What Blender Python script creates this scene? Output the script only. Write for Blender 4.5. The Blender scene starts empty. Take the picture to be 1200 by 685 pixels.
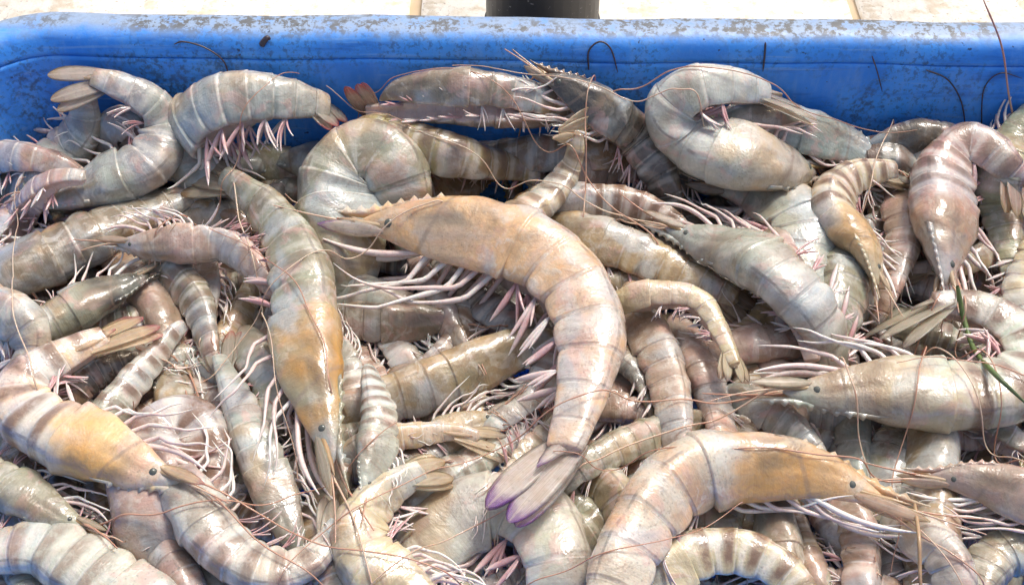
import bpy, math, random
import numpy as np
from mathutils import Vector

C = bpy.context.scene
COL = C.collection
R = math.radians

# ------------------------------------------------------------------ camera
HFOV_T = 0.45                                  # tan of half the horizontal field of view
PITCH = R(50)
CAM = np.array([0.0, -0.27, 0.32])
cd = bpy.data.cameras.new('camera')
cam = bpy.data.objects.new('camera', cd); COL.objects.link(cam)
cam.location = CAM
cam.rotation_euler = (R(90) - PITCH, 0, 0)
cd.sensor_width = 36
cd.lens = 18 / HFOV_T
cd.clip_start = 0.01; cd.clip_end = 200
C.camera = cam

# ------------------------------------------------------------------ sky and sun
SUN_EL, SUN_AZ = R(60), R(35)                  # azimuth clockwise from +Y (behind the bin) towards +X
w = bpy.data.worlds.new('World'); C.world = w; w.use_nodes = True
nt = w.node_tree
sky = nt.nodes.new('ShaderNodeTexSky'); sky.sky_type = 'NISHITA'; sky.sun_disc = False
sky.sun_elevation = SUN_EL; sky.sun_rotation = SUN_AZ
sky.air_density = 1.0; sky.dust_density = 5.0; sky.ozone_density = 0.6
bg = nt.nodes['Background']; bg.inputs['Strength'].default_value = 0.135
nt.links.new(sky.outputs[0], bg.inputs['Color'])
sd = bpy.data.lights.new('sun', 'SUN'); sd.energy = 2.1; sd.angle = R(14); sd.color = (1, .97, .925)
so = bpy.data.objects.new('sun', sd); COL.objects.link(so)
dirv = Vector((math.sin(SUN_AZ) * math.cos(SUN_EL), math.cos(SUN_AZ) * math.cos(SUN_EL), math.sin(SUN_EL)))
so.rotation_euler = dirv.to_track_quat('Z', 'Y').to_euler()
so.location = dirv * 3
C.view_settings.view_transform = 'Standard'; C.view_settings.look = 'None'
C.view_settings.gamma = 1; C.view_settings.use_curve_mapping = False
C.view_settings.exposure = 0.42
C.render.engine = 'CYCLES'

# ------------------------------------------------------------------ node helpers
def mat(name):
    m = bpy.data.materials.new(name); m.use_nodes = True
    t = m.node_tree
    return m, t, t.nodes['Principled BSDF']
class NT:
    def __init__(s, t): s.t = t
    def n(s, typ, **kw):
        o = s.t.nodes.new(typ)
        for k, v in kw.items(): setattr(o, k, v)
        return o
    def link(s, a, b): s.t.links.new(a, b)
    def put(s, sock, v):
        if isinstance(v, bpy.types.NodeSocket): s.link(v, sock)
        else: sock.default_value = v
    def math(s, op, a, b=None, clamp=False):
        o = s.n('ShaderNodeMath', operation=op, use_clamp=clamp)
        s.put(o.inputs[0], a)
        if b is not None: s.put(o.inputs[1], b)
        return o.outputs[0]
    def smooth(s, x, a, b, lo=0., hi=1.):
        o = s.n('ShaderNodeMapRange', interpolation_type='SMOOTHSTEP')
        s.put(o.inputs[0], x); o.inputs[1].default_value = a; o.inputs[2].default_value = b
        o.inputs[3].default_value = lo; o.inputs[4].default_value = hi
        return o.outputs[0]
    def mix(s, f, a, b, mode='MIX'):
        o = s.n('ShaderNodeMix', data_type='RGBA', blend_type=mode)
        s.put(o.inputs[0], f); s.put(o.inputs[6], a); s.put(o.inputs[7], b)
        return o.outputs[2]
    def noise(s, vec, scale, detail=4, rough=.55, dist=0.):
        o = s.n('ShaderNodeTexNoise'); s.link(vec, o.inputs['Vector'])
        o.inputs['Scale'].default_value = scale; o.inputs['Detail'].default_value = detail
        o.inputs['Roughness'].default_value = rough; o.inputs['Distortion'].default_value = dist
        return o.outputs['Fac']
    def attr(s, name):
        return s.n('ShaderNodeAttribute', attribute_type='OBJECT', attribute_name=name)
    def bump(s, height, strength, dist, normal=None):
        o = s.n('ShaderNodeBump'); s.link(height, o.inputs['Height'])
        o.inputs['Strength'].default_value = strength; o.inputs['Distance'].default_value = dist
        if normal is not None: s.link(normal, o.inputs['Normal'])
        return o.outputs[0]
c4 = lambda c: (c[0], c[1], c[2], 1)

# seg layout along the body: carapace, five rings, long sixth ring
CAR = .40
SEG = [CAR + i * .090 for i in range(6)] + [1.0]

def shell_material():
    m, t, p = mat('shrimp_shell'); g = NT(t)
    uv = g.n('ShaderNodeUVMap').outputs[0]
    sx = g.n('ShaderNodeSeparateXYZ'); g.link(uv, sx.inputs[0])
    u, v = sx.outputs[0], sx.outputs[1]
    oc = g.n('ShaderNodeTexCoord').outputs['Object']
    seed = g.attr('seed').outputs['Fac']
    ofs = g.n('ShaderNodeCombineXYZ'); g.link(seed, ofs.inputs[0]); g.link(seed, ofs.inputs[2])
    ad = g.n('ShaderNodeVectorMath', operation='ADD'); g.link(oc, ad.inputs[0]); g.link(ofs.outputs[0], ad.inputs[1])
    P = ad.outputs[0]
    tint = g.attr('tint').outputs['Color']; acc = g.attr('accent').outputs['Color']
    stripe = g.attr('stripe').outputs['Fac']; orange = g.attr('orange').outputs['Fac']; dark = g.attr('dark').outputs['Fac']; und_ = g.math('SUBTRACT', 1., g.math('MULTIPLY', dark, .75))
    n1 = g.noise(P, 55, 4); n2 = g.noise(P, 190, 5, .65); n3 = g.noise(P, 900, 3, .6); n4 = g.noise(P, 28, 3)
    dors = g.math('SUBTRACT', 1., g.math('MULTIPLY', g.math('ABSOLUTE', g.math('SUBTRACT', v, .5)), 2.))   # 1 on the back, 0 on the belly
    col = g.mix(g.smooth(n1, .38, .66), tint, acc)
    # cool and warm blotches
    col = g.mix(g.math('MULTIPLY', und_, g.smooth(n2, .48, .70, 0, .42)), col, (.72, .69, .60, 1))
    col = g.mix(g.smooth(n4, .54, .64, 0, .42), col, (.60, .36, .15, 1))
    n5 = g.noise(P, 80, 4, .6, .6); n6 = g.noise(P, 42, 3, .5, .4)
    col = g.mix(g.smooth(n5, .54, .62, 0, .42), col, (.64, .37, .32, 1))
    col = g.mix(g.smooth(n6, .52, .62, 0, .55), col, (.47, .53, .54, 1))
    col = g.mix(g.smooth(n6, .46, .33, 0, .45), col, (.24, .175, .10, 1))
    n7 = g.noise(P, 120, 5, .6, 1.2)
    col = g.mix(g.math('MULTIPLY', und_, g.smooth(n7, .56, .62, 0, .40)), col, (.70, .66, .57, 1))
    col = g.mix(g.smooth(n7, .42, .34, 0, .22), col, (.22, .165, .115, 1))
    vein = g.smooth(g.math('ABSOLUTE', g.math('SUBTRACT', n5, .5)), .0, .016, 1, 0)
    col = g.mix(g.math('MULTIPLY', vein, g.smooth(n1, .45, .6, 0, .25)), col, (.16, .10, .075, 1))
    # bands at the hind edge of each ring
    fr = g.math('FRACT', g.math('DIVIDE', g.math('SUBTRACT', u, CAR), .090))
    frn = g.math('ADD', fr, g.math('MULTIPLY', g.math('SUBTRACT', n1, .5), .35))
    band = g.math('MULTIPLY', g.smooth(frn, .34, .62), g.smooth(frn, .80, 1.0, 1, 0))
    abd = g.smooth(u, CAR + .01, CAR + .05)
    band = g.math('MULTIPLY', band, abd)
    band = g.math('MULTIPLY', band, g.smooth(dors, .28, .5))
    band = g.math('MULTIPLY', band, g.smooth(n2, .28, .55, .35, 1.))
    col = g.mix(g.math('MULTIPLY', band, g.math('MAXIMUM', stripe, .16)), col, (.20, .115, .070, 1))
    lite = g.math('MULTIPLY', g.smooth(frn, .08, .2), g.smooth(frn, .3, .45, 1, 0))
    col = g.mix(g.math('MULTIPLY', g.math('MULTIPLY', lite, abd), g.math('ADD', g.math('MULTIPLY', stripe, .45), .14)), col, (.72, .66, .56, 1))
    edge = g.math('MULTIPLY', g.math('MULTIPLY', g.smooth(fr, .88, .94), abd), g.smooth(n2, .35, .6))
    col = g.mix(g.math('MULTIPLY', edge, .45), col, (.74, .68, .60, 1))
    # faint transverse streaks on every shell
    wv = g.n('ShaderNodeCombineXYZ'); g.link(g.math('MULTIPLY', u, 60.), wv.inputs[0]); g.link(g.math('MULTIPLY', v, 3.), wv.inputs[1]); g.link(seed, wv.inputs[2])
    st = g.noise(wv.outputs[0], 1.6, 3, .6)
    col = g.mix(g.smooth(st, .55, .75, 0, .20), col, (.20, .14, .11, 1))
    # orange roe / liver colour in the head shell
    un_ = g.math('ADD', u, g.math('MULTIPLY', g.math('SUBTRACT', n1, .5), .30))
    om = g.math('MULTIPLY', g.smooth(u, .02, .12), g.smooth(un_, .26, .42, 1, 0))
    om = g.math('MULTIPLY', om, g.smooth(n4, .40, .60, .12, 1.))
    col = g.mix(g.math('MULTIPLY', om, orange), col, (.64, .33, .07, 1))
    # dark liver patch / dark head
    dm = g.math('MULTIPLY', g.smooth(u, .20, .33, 1, 0), g.smooth(n1, .32, .6, .45, 1))
    col = g.mix(g.math('MULTIPLY', dm, dark), col, (.035, .033, .030, 1))
    org = g.math('MULTIPLY', g.math('MULTIPLY', g.smooth(u, .09, .16), g.smooth(un_, .36, .28)), g.math('MULTIPLY', g.smooth(dors, .45, .62), g.smooth(dors, .98, .86)))
    col = g.mix(g.math('MULTIPLY', org, g.smooth(n5, .40, .58, .10, .60)), col, (.21, .155, .085, 1))
    gv = g.math('MULTIPLY', g.math('ABSOLUTE', g.math('SUBTRACT', u, g.math('ADD', .115, g.math('MULTIPLY', dors, .10)))), 1.)
    col = g.mix(g.smooth(gv, .010, .002, 0, .45), col, (.24, .17, .12, 1))
    # pink belly edges
    col = g.mix(g.smooth(dors, .34, .12, 0, .6), col, (.66, .47, .42, 1))
    # thin gut line along the back
    gl = g.math('MULTIPLY', g.smooth(g.math('ABSOLUTE', g.math('SUBTRACT', dors, .87)), .030, .012, 0, .5), abd)
    col = g.mix(g.math('MULTIPLY', gl, g.smooth(n2, .35, .6)), col, (.12, .09, .07, 1))
    # pigment dots
    vo = g.n('ShaderNodeTexVoronoi'); g.link(P, vo.inputs['Vector']); vo.inputs['Scale'].default_value = 650
    dots = g.smooth(vo.outputs['Distance'], .12, .30, 1, 0)
    dots = g.math('MULTIPLY', dots, g.smooth(n1, .42, .62))
    col = g.mix(g.math('MULTIPLY', dots, .30), col, (.11, .085, .075, 1))
    col = g.mix(g.smooth(n3, .35, .7, .0, .14), col, (.20, .16, .13, 1))
    g.link(col, p.inputs['Base Color'])
    p.inputs['Subsurface Weight'].default_value = .50
    p.inputs['Subsurface Radius'].default_value = (1., .55, .35)
    p.inputs['Subsurface Scale'].default_value = .0045
    g.link(g.smooth(n2, .3, .75, .26, .50), p.inputs['Roughness'])
    p.inputs['Coat Weight'].default_value = .85; p.inputs['Coat Roughness'].default_value = .11
    p.inputs['IOR'].default_value = 1.45
    b0 = g.bump(n5, .30, .0028)
    b1 = g.bump(n2, .26, .0010, b0)
    b2 = g.bump(n3, .30, .0004, b1)
    b3 = g.bump(st, .30, .0006, b2)
    b3 = g.bump(g.math('MULTIPLY', g.math('MULTIPLY', g.smooth(fr, .86, .95), g.smooth(fr, .995, .97)), abd), .55, .0010, b3)
    g.link(b3, p.inputs['Normal']); g.link(b1, p.inputs['Coat Normal'])
    return m

def blade_material():
    m, t, p = mat('tail_blade'); g = NT(t)
    uv = g.n('ShaderNodeUVMap').outputs[0]
    sx = g.n('ShaderNodeSeparateXYZ'); g.link(uv, sx.inputs[0]); u, v = sx.outputs[0], sx.outputs[1]
    oc = g.n('ShaderNodeTexCoord').outputs['Object']
    tint = g.attr('btint').outputs['Color']; tip = g.attr('tip').outputs['Color']
    n1 = g.noise(oc, 160, 4); n2 = g.noise(oc, 700, 3)
    col = g.mix(g.smooth(n1, .42, .7, .0, .5), tint, (.40, .29, .19, 1))
    un = g.math('ADD', u, g.math('MULTIPLY', g.math('SUBTRACT', n1, .5), .25))
    ve = g.math('ABSOLUTE', g.math('SUBTRACT', v, .5))
    rim = g.math('ADD', un, g.math('MULTIPLY', g.smooth(ve, .25, .5), .14))
    col = g.mix(g.smooth(rim, .74, 1.02), col, tip)
    col = g.mix(g.smooth(ve, .10, .03, 0, .5), col, (.62, .54, .44, 1))
    col = g.mix(g.smooth(n2, .5, .8, 0, .4), col, (.14, .09, .08, 1))
    g.link(col, p.inputs['Base Color'])
    p.inputs['Roughness'].default_value = .33; p.inputs['Coat Weight'].default_value = .3; p.inputs['Coat Roughness'].default_value = .15
    p.inputs['Subsurface Weight'].default_value = .2; p.inputs['Subsurface Scale'].default_value = .002
    cv = g.n('ShaderNodeCombineXYZ'); g.link(g.math('MULTIPLY', v, 40.), cv.inputs[0]); g.link(g.math('MULTIPLY', u, 2.), cv.inputs[1])
    rb = g.noise(cv.outputs[0], 1.5, 2)
    g.link(g.bump(rb, .35, .0006, g.bump(n1, .4, .0006)), p.inputs['Normal'])
    tr = g.n('ShaderNodeBsdfTransparent'); tr.inputs[0].default_value = (.95, .90, .82, 1)
    mx = g.n('ShaderNodeMixShader'); g.link(g.smooth(rb, .3, .7, .38, .62), mx.inputs[0]); g.link(p.outputs[0], mx.inputs[1]); g.link(tr.outputs[0], mx.inputs[2])
    g.link(mx.outputs[0], t.nodes['Material Output'].inputs['Surface'])
    return m

def limb_material(name, ca, cb, cc, rough=.32):
    m, t, p = mat(name); g = NT(t)
    uv = g.n('ShaderNodeUVMap').outputs[0]
    sx = g.n('ShaderNodeSeparateXYZ'); g.link(uv, sx.inputs[0]); u = sx.outputs[0]
    oc = g.n('ShaderNodeTexCoord').outputs['Object']
    rnd = g.n('ShaderNodeObjectInfo').outputs['Random']
    n1 = g.noise(oc, 140, 3); n2 = g.noise(oc, 800, 2)
    col = g.mix(g.smooth(g.math('ADD', rnd, g.math('SUBTRACT', n1, .5)), .25, .75), c4(ca), c4(cb))
    col = g.mix(g.smooth(g.math('ADD', u, g.math('SUBTRACT', n1, .5)), .55, 1.0, 0, .7), col, c4(cc))
    col = g.mix(g.smooth(n2, .5, .8, 0, .35), col, (.2, .12, .1, 1))
    g.link(col, p.inputs['Base Color'])
    p.inputs['Roughness'].default_value = rough; p.inputs['Coat Weight'].default_value = .25
    p.inputs['Subsurface Weight'].default_value = .25; p.inputs['Subsurface Scale'].default_value = .002
    g.link(g.bump(n2, .3, .0003), p.inputs['Normal'])
    return m

M_SHELL = shell_material()
M_BLADE = blade_material()
M_LEG = limb_material('walking_leg', (.76, .70, .63), (.70, .55, .49), (.78, .72, .64))
M_SWIM = limb_material('swimmeret', (.70, .58, .53), (.56, .32, .31), (.72, .62, .56))
M_WHISK = limb_material('whisker', (.46, .26, .17), (.60, .46, .33), (.38, .20, .13), .4)
M_STRAW = limb_material('antennal_scale', (.36, .23, .10), (.38, .28, .17), (.24, .14, .08))
m, t, p = mat('shrimp_eye'); p.inputs['Base Color'].default_value = (.085, .090, .072, 1); p.inputs['Roughness'].default_value = .25; p.inputs['Coat Weight'].default_value = .5; M_EYE = m

# ------------------------------------------------------------------ mesh helpers
def mesh_grid(name, V, closed_u=True, uvs=None):
    """V: rings x around x 3; faces between rings, wrapped around."""
    n, k, _ = V.shape
    idx = np.arange(n * k).reshape(n, k)
    if closed_u:
        nx = np.roll(idx, -1, 1)
        q = np.stack([idx[:-1], nx[:-1], nx[1:], idx[1:]], -1).reshape(-1, 4)
    else:
        q = np.stack([idx[:-1, :-1], idx[:-1, 1:], idx[1:, 1:], idx[1:, :-1]], -1).reshape(-1, 4)
    return V.reshape(-1, 3), q

def build_mesh(name, verts, quads, uv_vert=None, uv_loop=None, smooth=True):
    me = bpy.data.meshes.new(name)
    verts = np.asarray(verts, dtype=np.float32); quads = np.asarray(quads, dtype=np.int32)
    me.vertices.add(len(verts)); me.vertices.foreach_set('co', verts.ravel())
    me.loops.add(quads.size); me.loops.foreach_set('vertex_index', quads.ravel())
    me.polygons.add(len(quads)); me.polygons.foreach_set('loop_start', np.arange(0, quads.size, 4, dtype=np.int32))
    me.update(calc_edges=True)
    if smooth: me.polygons.foreach_set('use_smooth', np.ones(len(quads), dtype=bool))
    if uv_vert is not None or uv_loop is not None:
        l = me.uv_layers.new(name='UVMap')
        if uv_loop is None: uv_loop = np.asarray(uv_vert, dtype=np.float32)[quads.ravel()]
        l.data.foreach_set('uv', np.asarray(uv_loop, dtype=np.float32).ravel())
    me.validate()
    return me

def link(name, me, m, parent=None, loc=None):
    o = bpy.data.objects.new(name, me)
    if m is not None and not me.materials: me.materials.append(m)
    COL.objects.link(o)
    if parent is not None: o.parent = parent
    if loc is not None: o.location = loc
    return o

def tag(o, label=None, cat=None, group=None, kind=None):
    if label: o['label'] = label
    if cat: o['category'] = cat
    if group: o['group'] = group
    if kind: o['kind'] = kind
    return o

def tube(path, rad, k=6):
    path = np.asarray(path, float); n = len(path)
    rad = np.broadcast_to(np.asarray(rad, float), (n,))
    T = np.gradient(path, axis=0); T /= np.linalg.norm(T, axis=1, keepdims=True) + 1e-12
    ref = np.array([.13, .21, .97]); A = np.cross(T, ref); A /= np.linalg.norm(A, axis=1, keepdims=True) + 1e-9
    B = np.cross(T, A)
    th = np.arange(k) * 2 * np.pi / k
    V = path[:, None] + rad[:, None, None] * (np.cos(th)[None, :, None] * A[:, None] + np.sin(th)[None, :, None] * B[:, None])
    v, q = mesh_grid('', V)
    uu = np.repeat(np.linspace(0, 1, n), k); vv = np.tile(np.linspace(0, 1, k), n)
    return v, q, np.stack([uu, vv], 1)

def join(parts):
    vs, qs, us, o = [], [], [], 0
    for v, q, u in parts:
        vs.append(v); qs.append(q + o); us.append(u); o += len(v)
    return np.concatenate(vs), np.concatenate(qs), np.concatenate(us)

def smooth1(a, sig):
    n = max(int(sig * 3), 1); k = np.exp(-.5 * (np.arange(-n, n + 1) / sig) ** 2); k /= k.sum()
    def f(x):
        xp = np.concatenate([2 * x[0] - x[n:0:-1], x, 2 * x[-1] - x[-2:-n - 2:-1]])
        return np.convolve(xp, k, 'valid')
    return f(a) if a.ndim == 1 else np.stack([f(a[:, i]) for i in range(a.shape[1])], 1)

def catmull(P, n):
    P = np.asarray(P, float)
    if len(P) == 2: return P[0] + (P[1] - P[0]) * np.linspace(0, 1, n)[:, None]
    Q = np.vstack([2 * P[0] - P[1], P, 2 * P[-1] - P[-2]])
    out = []
    d = np.concatenate([[0], np.cumsum(np.linalg.norm(np.diff(P, axis=0), axis=1))]); d /= d[-1]
    for x in np.linspace(0, 1, n):
        i = min(np.searchsorted(d, x, 'right') - 1, len(P) - 2); f = (x - d[i]) / (d[i + 1] - d[i])
        p0, p1, p2, p3 = Q[i:i + 4]
        out.append(.5 * (2 * p1 + (p2 - p0) * f + (2 * p0 - 5 * p1 + 4 * p2 - p3) * f * f + (3 * p1 - p0 - 3 * p2 + p3) * f ** 3))
    return np.array(out)

def resample(path, n):
    d = np.concatenate([[0], np.cumsum(np.linalg.norm(np.diff(path, axis=0), axis=1))])
    x = np.linspace(0, d[-1], n)
    return np.stack([np.interp(x, d, path[:, i]) for i in range(path.shape[1])], 1), d[-1]

# photograph pixel + height in the bin -> point in the place
FPX = 600 / HFOV_T
_f = np.array([0, math.cos(PITCH), -math.sin(PITCH)]); _u = np.array([0, math.sin(PITCH), math.cos(PITCH)])
def at(px, py, z):
    d = _f[None] * FPX + np.stack([np.asarray(px) - 600, np.zeros_like(px), np.zeros_like(px)], 1) - _u[None] * (np.asarray(py) - 342.5)[:, None]
    k = (z - CAM[2]) / d[:, 2]
    return CAM[None] + d * k[:, None]
def depth(P): return (P - CAM) @ _f

# ------------------------------------------------------------------ ground, slabs, post
def plain(name, col, rough=.6):
    m, t, p = mat(name); p.inputs['Base Color'].default_value = c4(col); p.inputs['Roughness'].default_value = rough; return m
def box(x0, x1, y0, y1, z0, z1, bev=0.):
    v = np.array([[x, y, z] for z in (z0, z1) for y in (y0, y1) for x in (x0, x1)], float)
    q = np.array([[0, 2, 3, 1], [4, 5, 7, 6], [0, 1, 5, 4], [2, 6, 7, 3], [0, 4, 6, 2], [1, 3, 7, 5]])
    return v, q, np.zeros((8, 2))
def slab_material():
    m, t, p = mat('pale_slab'); g = NT(t)
    oc = g.n('ShaderNodeTexCoord').outputs['Object']
    n1 = g.noise(oc, 9, 5); n2 = g.noise(oc, 90, 5, .7); n3 = g.noise(oc, 350, 2)
    col = g.mix(g.smooth(n2, .42, .68), (.82, .77, .68, 1), (.70, .62, .49, 1))
    col = g.mix(g.smooth(n1, .5, .68, 0, .5), col, (.60, .49, .34, 1))
    col = g.mix(g.smooth(n3, .60, .72, 0, .7), col, (.30, .24, .18, 1))
    col = g.mix(g.smooth(g.noise(oc, 45, 4, .7), .50, .64, 0, .45), col, (.52, .40, .26, 1))
    g.link(col, p.inputs['Base Color']); p.inputs['Roughness'].default_value = .8
    g.link(g.bump(n2, .5, .002), p.inputs['Normal'])
    return m
def ground_material():
    m, t, p = mat('joint_sand'); g = NT(t)
    oc = g.n('ShaderNodeTexCoord').outputs['Object']
    col = g.mix(g.noise(oc, 60, 5), (.42, .31, .19, 1), (.58, .47, .33, 1))
    g.link(col, p.inputs['Base Color']); p.inputs['Roughness'].default_value = .9
    return m
GZ = -.150
v, q, u = box(-40, 40, -40, 40, GZ - .3, GZ - .006)
gr = link('ground', build_mesh('ground', v, q, u, smooth=False), ground_material()); tag(gr, kind='structure')
M_SLAB = slab_material()
v, q, u = box(-.1455, .1455, -.1975, .1975, -.03, 0)
slab_me = build_mesh('slab', v, q, u, smooth=False); slab_me.materials.append(M_SLAB)
for i in range(-4, 6):
    for j in range(-3, 7):
        o = link('slab', slab_me, None, gr)
        o.location = (.084 + i * .30, .20 + j * .40, GZ + random.Random(i * 31 + j).uniform(-.0015, .0015))
        o.rotation_euler = (0, 0, 0)
post = bpy.data.objects.new('black_post', None); COL.objects.link(post); post.location = (.020, .352, GZ)
tag(post, 'round black post standing on the pale paving behind the blue bin', 'post')
th = np.arange(40) * 2 * np.pi / 40
def lathe(prof):
    V = np.array([[(r * math.cos(a), r * math.sin(a), z) for a in th] for r, z in prof])
    v, q = mesh_grid('', V); return v, q, np.zeros((len(v), 2))
def black_material():
    m, t, p = mat('black_plastic'); g = NT(t)
    oc = g.n('ShaderNodeTexCoord').outputs['Object']
    n = g.noise(oc, 260, 3, .6)
    g.link(g.mix(g.smooth(n, .64, .72, 0, .7), (.012, .013, .018, 1), (.35, .34, .36, 1)), p.inputs['Base Color']); p.inputs['Roughness'].default_value = .45
    return m
M_BLK = black_material()
link('shaft', build_mesh('shaft', *lathe([(.0005, .012), (.0370, .012), (.0370, .30), (.0360, .302), (.0005, .302)])), M_BLK, post)
link('foot_ring', build_mesh('foot_ring', *lathe([(.0005, .0), (.0375, .0), (.0385, .003), (.0385, .009), (.0375, .0115), (.0005, .0115)])), M_BLK, post)

# ------------------------------------------------------------------ the blue bin
BX0, BX1, BY0, BY1, BR = -.214, .262, -.33, .083, .036
BROT = R(-.9)
def rrect(off, z, na=14):
    pts = []
    r = BR + off
    for cx, cy, a0 in ((BX1 - BR, BY1 - BR, 0), (BX0 + BR, BY1 - BR, 90), (BX0 + BR, BY0 + BR, 180), (BX1 - BR, BY0 + BR, 270)):
        for i in range(na + 1):
            a = R(a0 + 90 * i / na); pts.append((cx + r * math.cos(a), cy + r * math.sin(a), z))
    # extra points along the straight runs
    out = []
    for i, p in enumerate(pts):
        n = pts[(i + 1) % len(pts)]
        out.append(p)
        L = math.dist(p, n)
        if L > .05:
            for k in range(1, 20):
                f = k / 20; out.append(tuple(p[j] + (n[j] - p[j]) * f for j in range(3)))
    return out
def sweep(prof):
    V = np.array([rrect(o, z) for o, z in prof])
    wob = .0003 * np.sin(V[..., 0] * 41 + V[..., 1] * 33) + .0002 * np.sin(V[..., 0] * 97 + 1)
    V[..., 2] += wob * np.clip((V[..., 2] + .02) * 20, 0, 1); V[..., 1] += wob * .8
    c, s = math.cos(BROT), math.sin(BROT)
    X = V[..., 0] * c - V[..., 1] * s; Y = V[..., 0] * s + V[..., 1] * c
    V[..., 0] = X; V[..., 1] = Y
    v, q = mesh_grid('', V)
    return v, q, np.zeros((len(v), 2))
def bin_material():
    m, t, p = mat('blue_plastic'); g = NT(t)
    oc = g.n('ShaderNodeTexCoord').outputs['Object']
    sx = g.n('ShaderNodeSeparateXYZ'); g.link(oc, sx.inputs[0]); z = sx.outputs[2]
    ge = g.n('ShaderNodeNewGeometry').outputs['Normal']; sn = g.n('ShaderNodeSeparateXYZ'); g.link(ge, sn.inputs[0]); nz = sn.outputs[2]
    n1 = g.noise(oc, 22, 5, .6); n2 = g.noise(oc, 130, 6, .7); n3 = g.noise(oc, 480, 4, .7)
    mp = g.n('ShaderNodeMapping'); g.link(oc, mp.inputs[0]); mp.inputs['Scale'].default_value = (1, 1, .22)
    nv = g.noise(mp.outputs[0], 120, 5, .7)
    mp2 = g.n('ShaderNodeMapping'); g.link(oc, mp2.inputs[0]); mp2.inputs['Scale'].default_value = (.12, 1, 1)
    nh = g.noise(mp2.outputs[0], 160, 4, .7)
    col = g.mix(g.smooth(n1, .35, .65), (.030, .245, .80, 1), (.066, .345, .90, 1))
    # scuffed, chalky plastic
    col = g.mix(g.smooth(nv, .46, .72, 0, .5), col, (.17, .38, .76, 1))
    col = g.mix(g.smooth(nh, .52, .66, 0, .55), col, (.016, .13, .52, 1))
    mp3 = g.n('ShaderNodeMapping'); g.link(oc, mp3.inputs[0]); mp3.inputs['Scale'].default_value = (.05, 1, 1); mp3.inputs['Rotation'].default_value = (0, .12, 0)
    sc = g.noise(mp3.outputs[0], 420, 3, .6)
    col = g.mix(g.smooth(sc, .60, .68, 0, .45), col, (.22, .44, .80, 1))
    # grime clinging to the upper wall in speckles
    sp = g.math('MULTIPLY', g.smooth(n3, .50, .62), g.smooth(n1, .40, .60))
    col = g.mix(g.math('MULTIPLY', sp, .55), col, (.035, .06, .11, 1))
    # worn, chalky rim top with dirt
    zz = g.math('ADD', z, GZ)
    top = g.math('MULTIPLY', g.smooth(zz, .0405, .0440), g.smooth(nz, .2, .8))
    col = g.mix(g.math('MULTIPLY', top, g.smooth(n2, .30, .65, .05, .6)), col, (.20, .38, .70, 1))
    # the outer edge of the rim is worn grey and speckled with mould; bin turns slightly, so measure across the rim
    yy = g.math('ADD', sx.outputs[1], g.math('MULTIPLY', sx.outputs[0], .0157))
    outer = g.smooth(g.math('ADD', yy, g.math('MULTIPLY', g.math('SUBTRACT', n1, .5), .010)), .0905, .0965)
    outx = g.smooth(g.math('SUBTRACT', 0., sx.outputs[0]), .2225, .2285)
    outer = g.math('MAXIMUM', outer, outx)
    col = g.mix(g.math('MULTIPLY', g.math('MULTIPLY', top, outer), g.smooth(n2, .30, .5, .45, .85)), col, (.29, .36, .45, 1))
    gm = g.math('MULTIPLY', top, g.math('MULTIPLY', g.smooth(g.noise(oc, 260, 5, .75), .46, .56), g.smooth(n1, .36, .52, .15, 1)))
    gm = g.math('MULTIPLY', gm, g.math('ADD', g.math('MULTIPLY', outer, .8), .2))
    col = g.mix(g.math('MULTIPLY', gm, .9), col, (.095, .09, .075, 1))
    # slimy dark smears on the wall
    sm = g.math('MULTIPLY', g.smooth(g.noise(oc, 30, 6, .75, .8), .50, .64), g.smooth(n3, .40, .60))
    sm = g.math('MULTIPLY', sm, g.smooth(zz, .0400, .0360))
    col = g.mix(g.math('MULTIPLY', sm, .65), col, (.035, .075, .15, 1))
    # scattered dark specks
    sk = g.smooth(g.noise(oc, 340, 2, .5), .72, .76)
    col = g.mix(g.math('MULTIPLY', sk, .8), col, (.02, .022, .03, 1))
    g.link(col, p.inputs['Base Color'])
    g.link(g.smooth(n2, .3, .7, .34, .6), p.inputs['Roughness'])
    g.link(g.bump(n2, .35, .001, g.bump(n3, .25, .0003)), p.inputs['Normal'])
    return m
M_BIN = bin_material()
tub = bpy.data.objects.new('plastic_bin', None); COL.objects.link(tub); tub.location = (0, 0, GZ)
tag(tub, 'blue plastic fish bin heaped with raw shrimps, its rim worn and grimy', 'bin')
def bl(name, prof):
    v, q, u = sweep(prof); v = v - np.array([0, 0, GZ]) ; o = link(name, build_mesh(name, v, q, u), M_BIN, tub); return o
# walls: inner face up to the lip, then down the outer face
v1 = [(-.20, -.118), (-.040, -.119), (-.022, -.116), (-.016, -.108), (-.004, -.02), (0, 0), (.0025, .020), (.0038, .0335), (.0042, .0352), (.0075, .0352), (.0068, .02), (-.004, -.05), (-.014, -.140), (-.020, -.147), (-.20, -.147)]
bl('wall', v1)
v2 = [(.0085, .034), (.0058, .0352), (.0044, .0358), (.0048, .0372), (.0058, .0394), (.0068, .0418), (.0088, .0438), (.0125, .0446), (.0185, .0446), (.0215, .0438), (.0228, .0420), (.0230, .036), (.0230, .024), (.0215, .0235), (.0205, .0245), (.0205, .034), (.0085, .034)]
bl('rim', v2)

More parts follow.
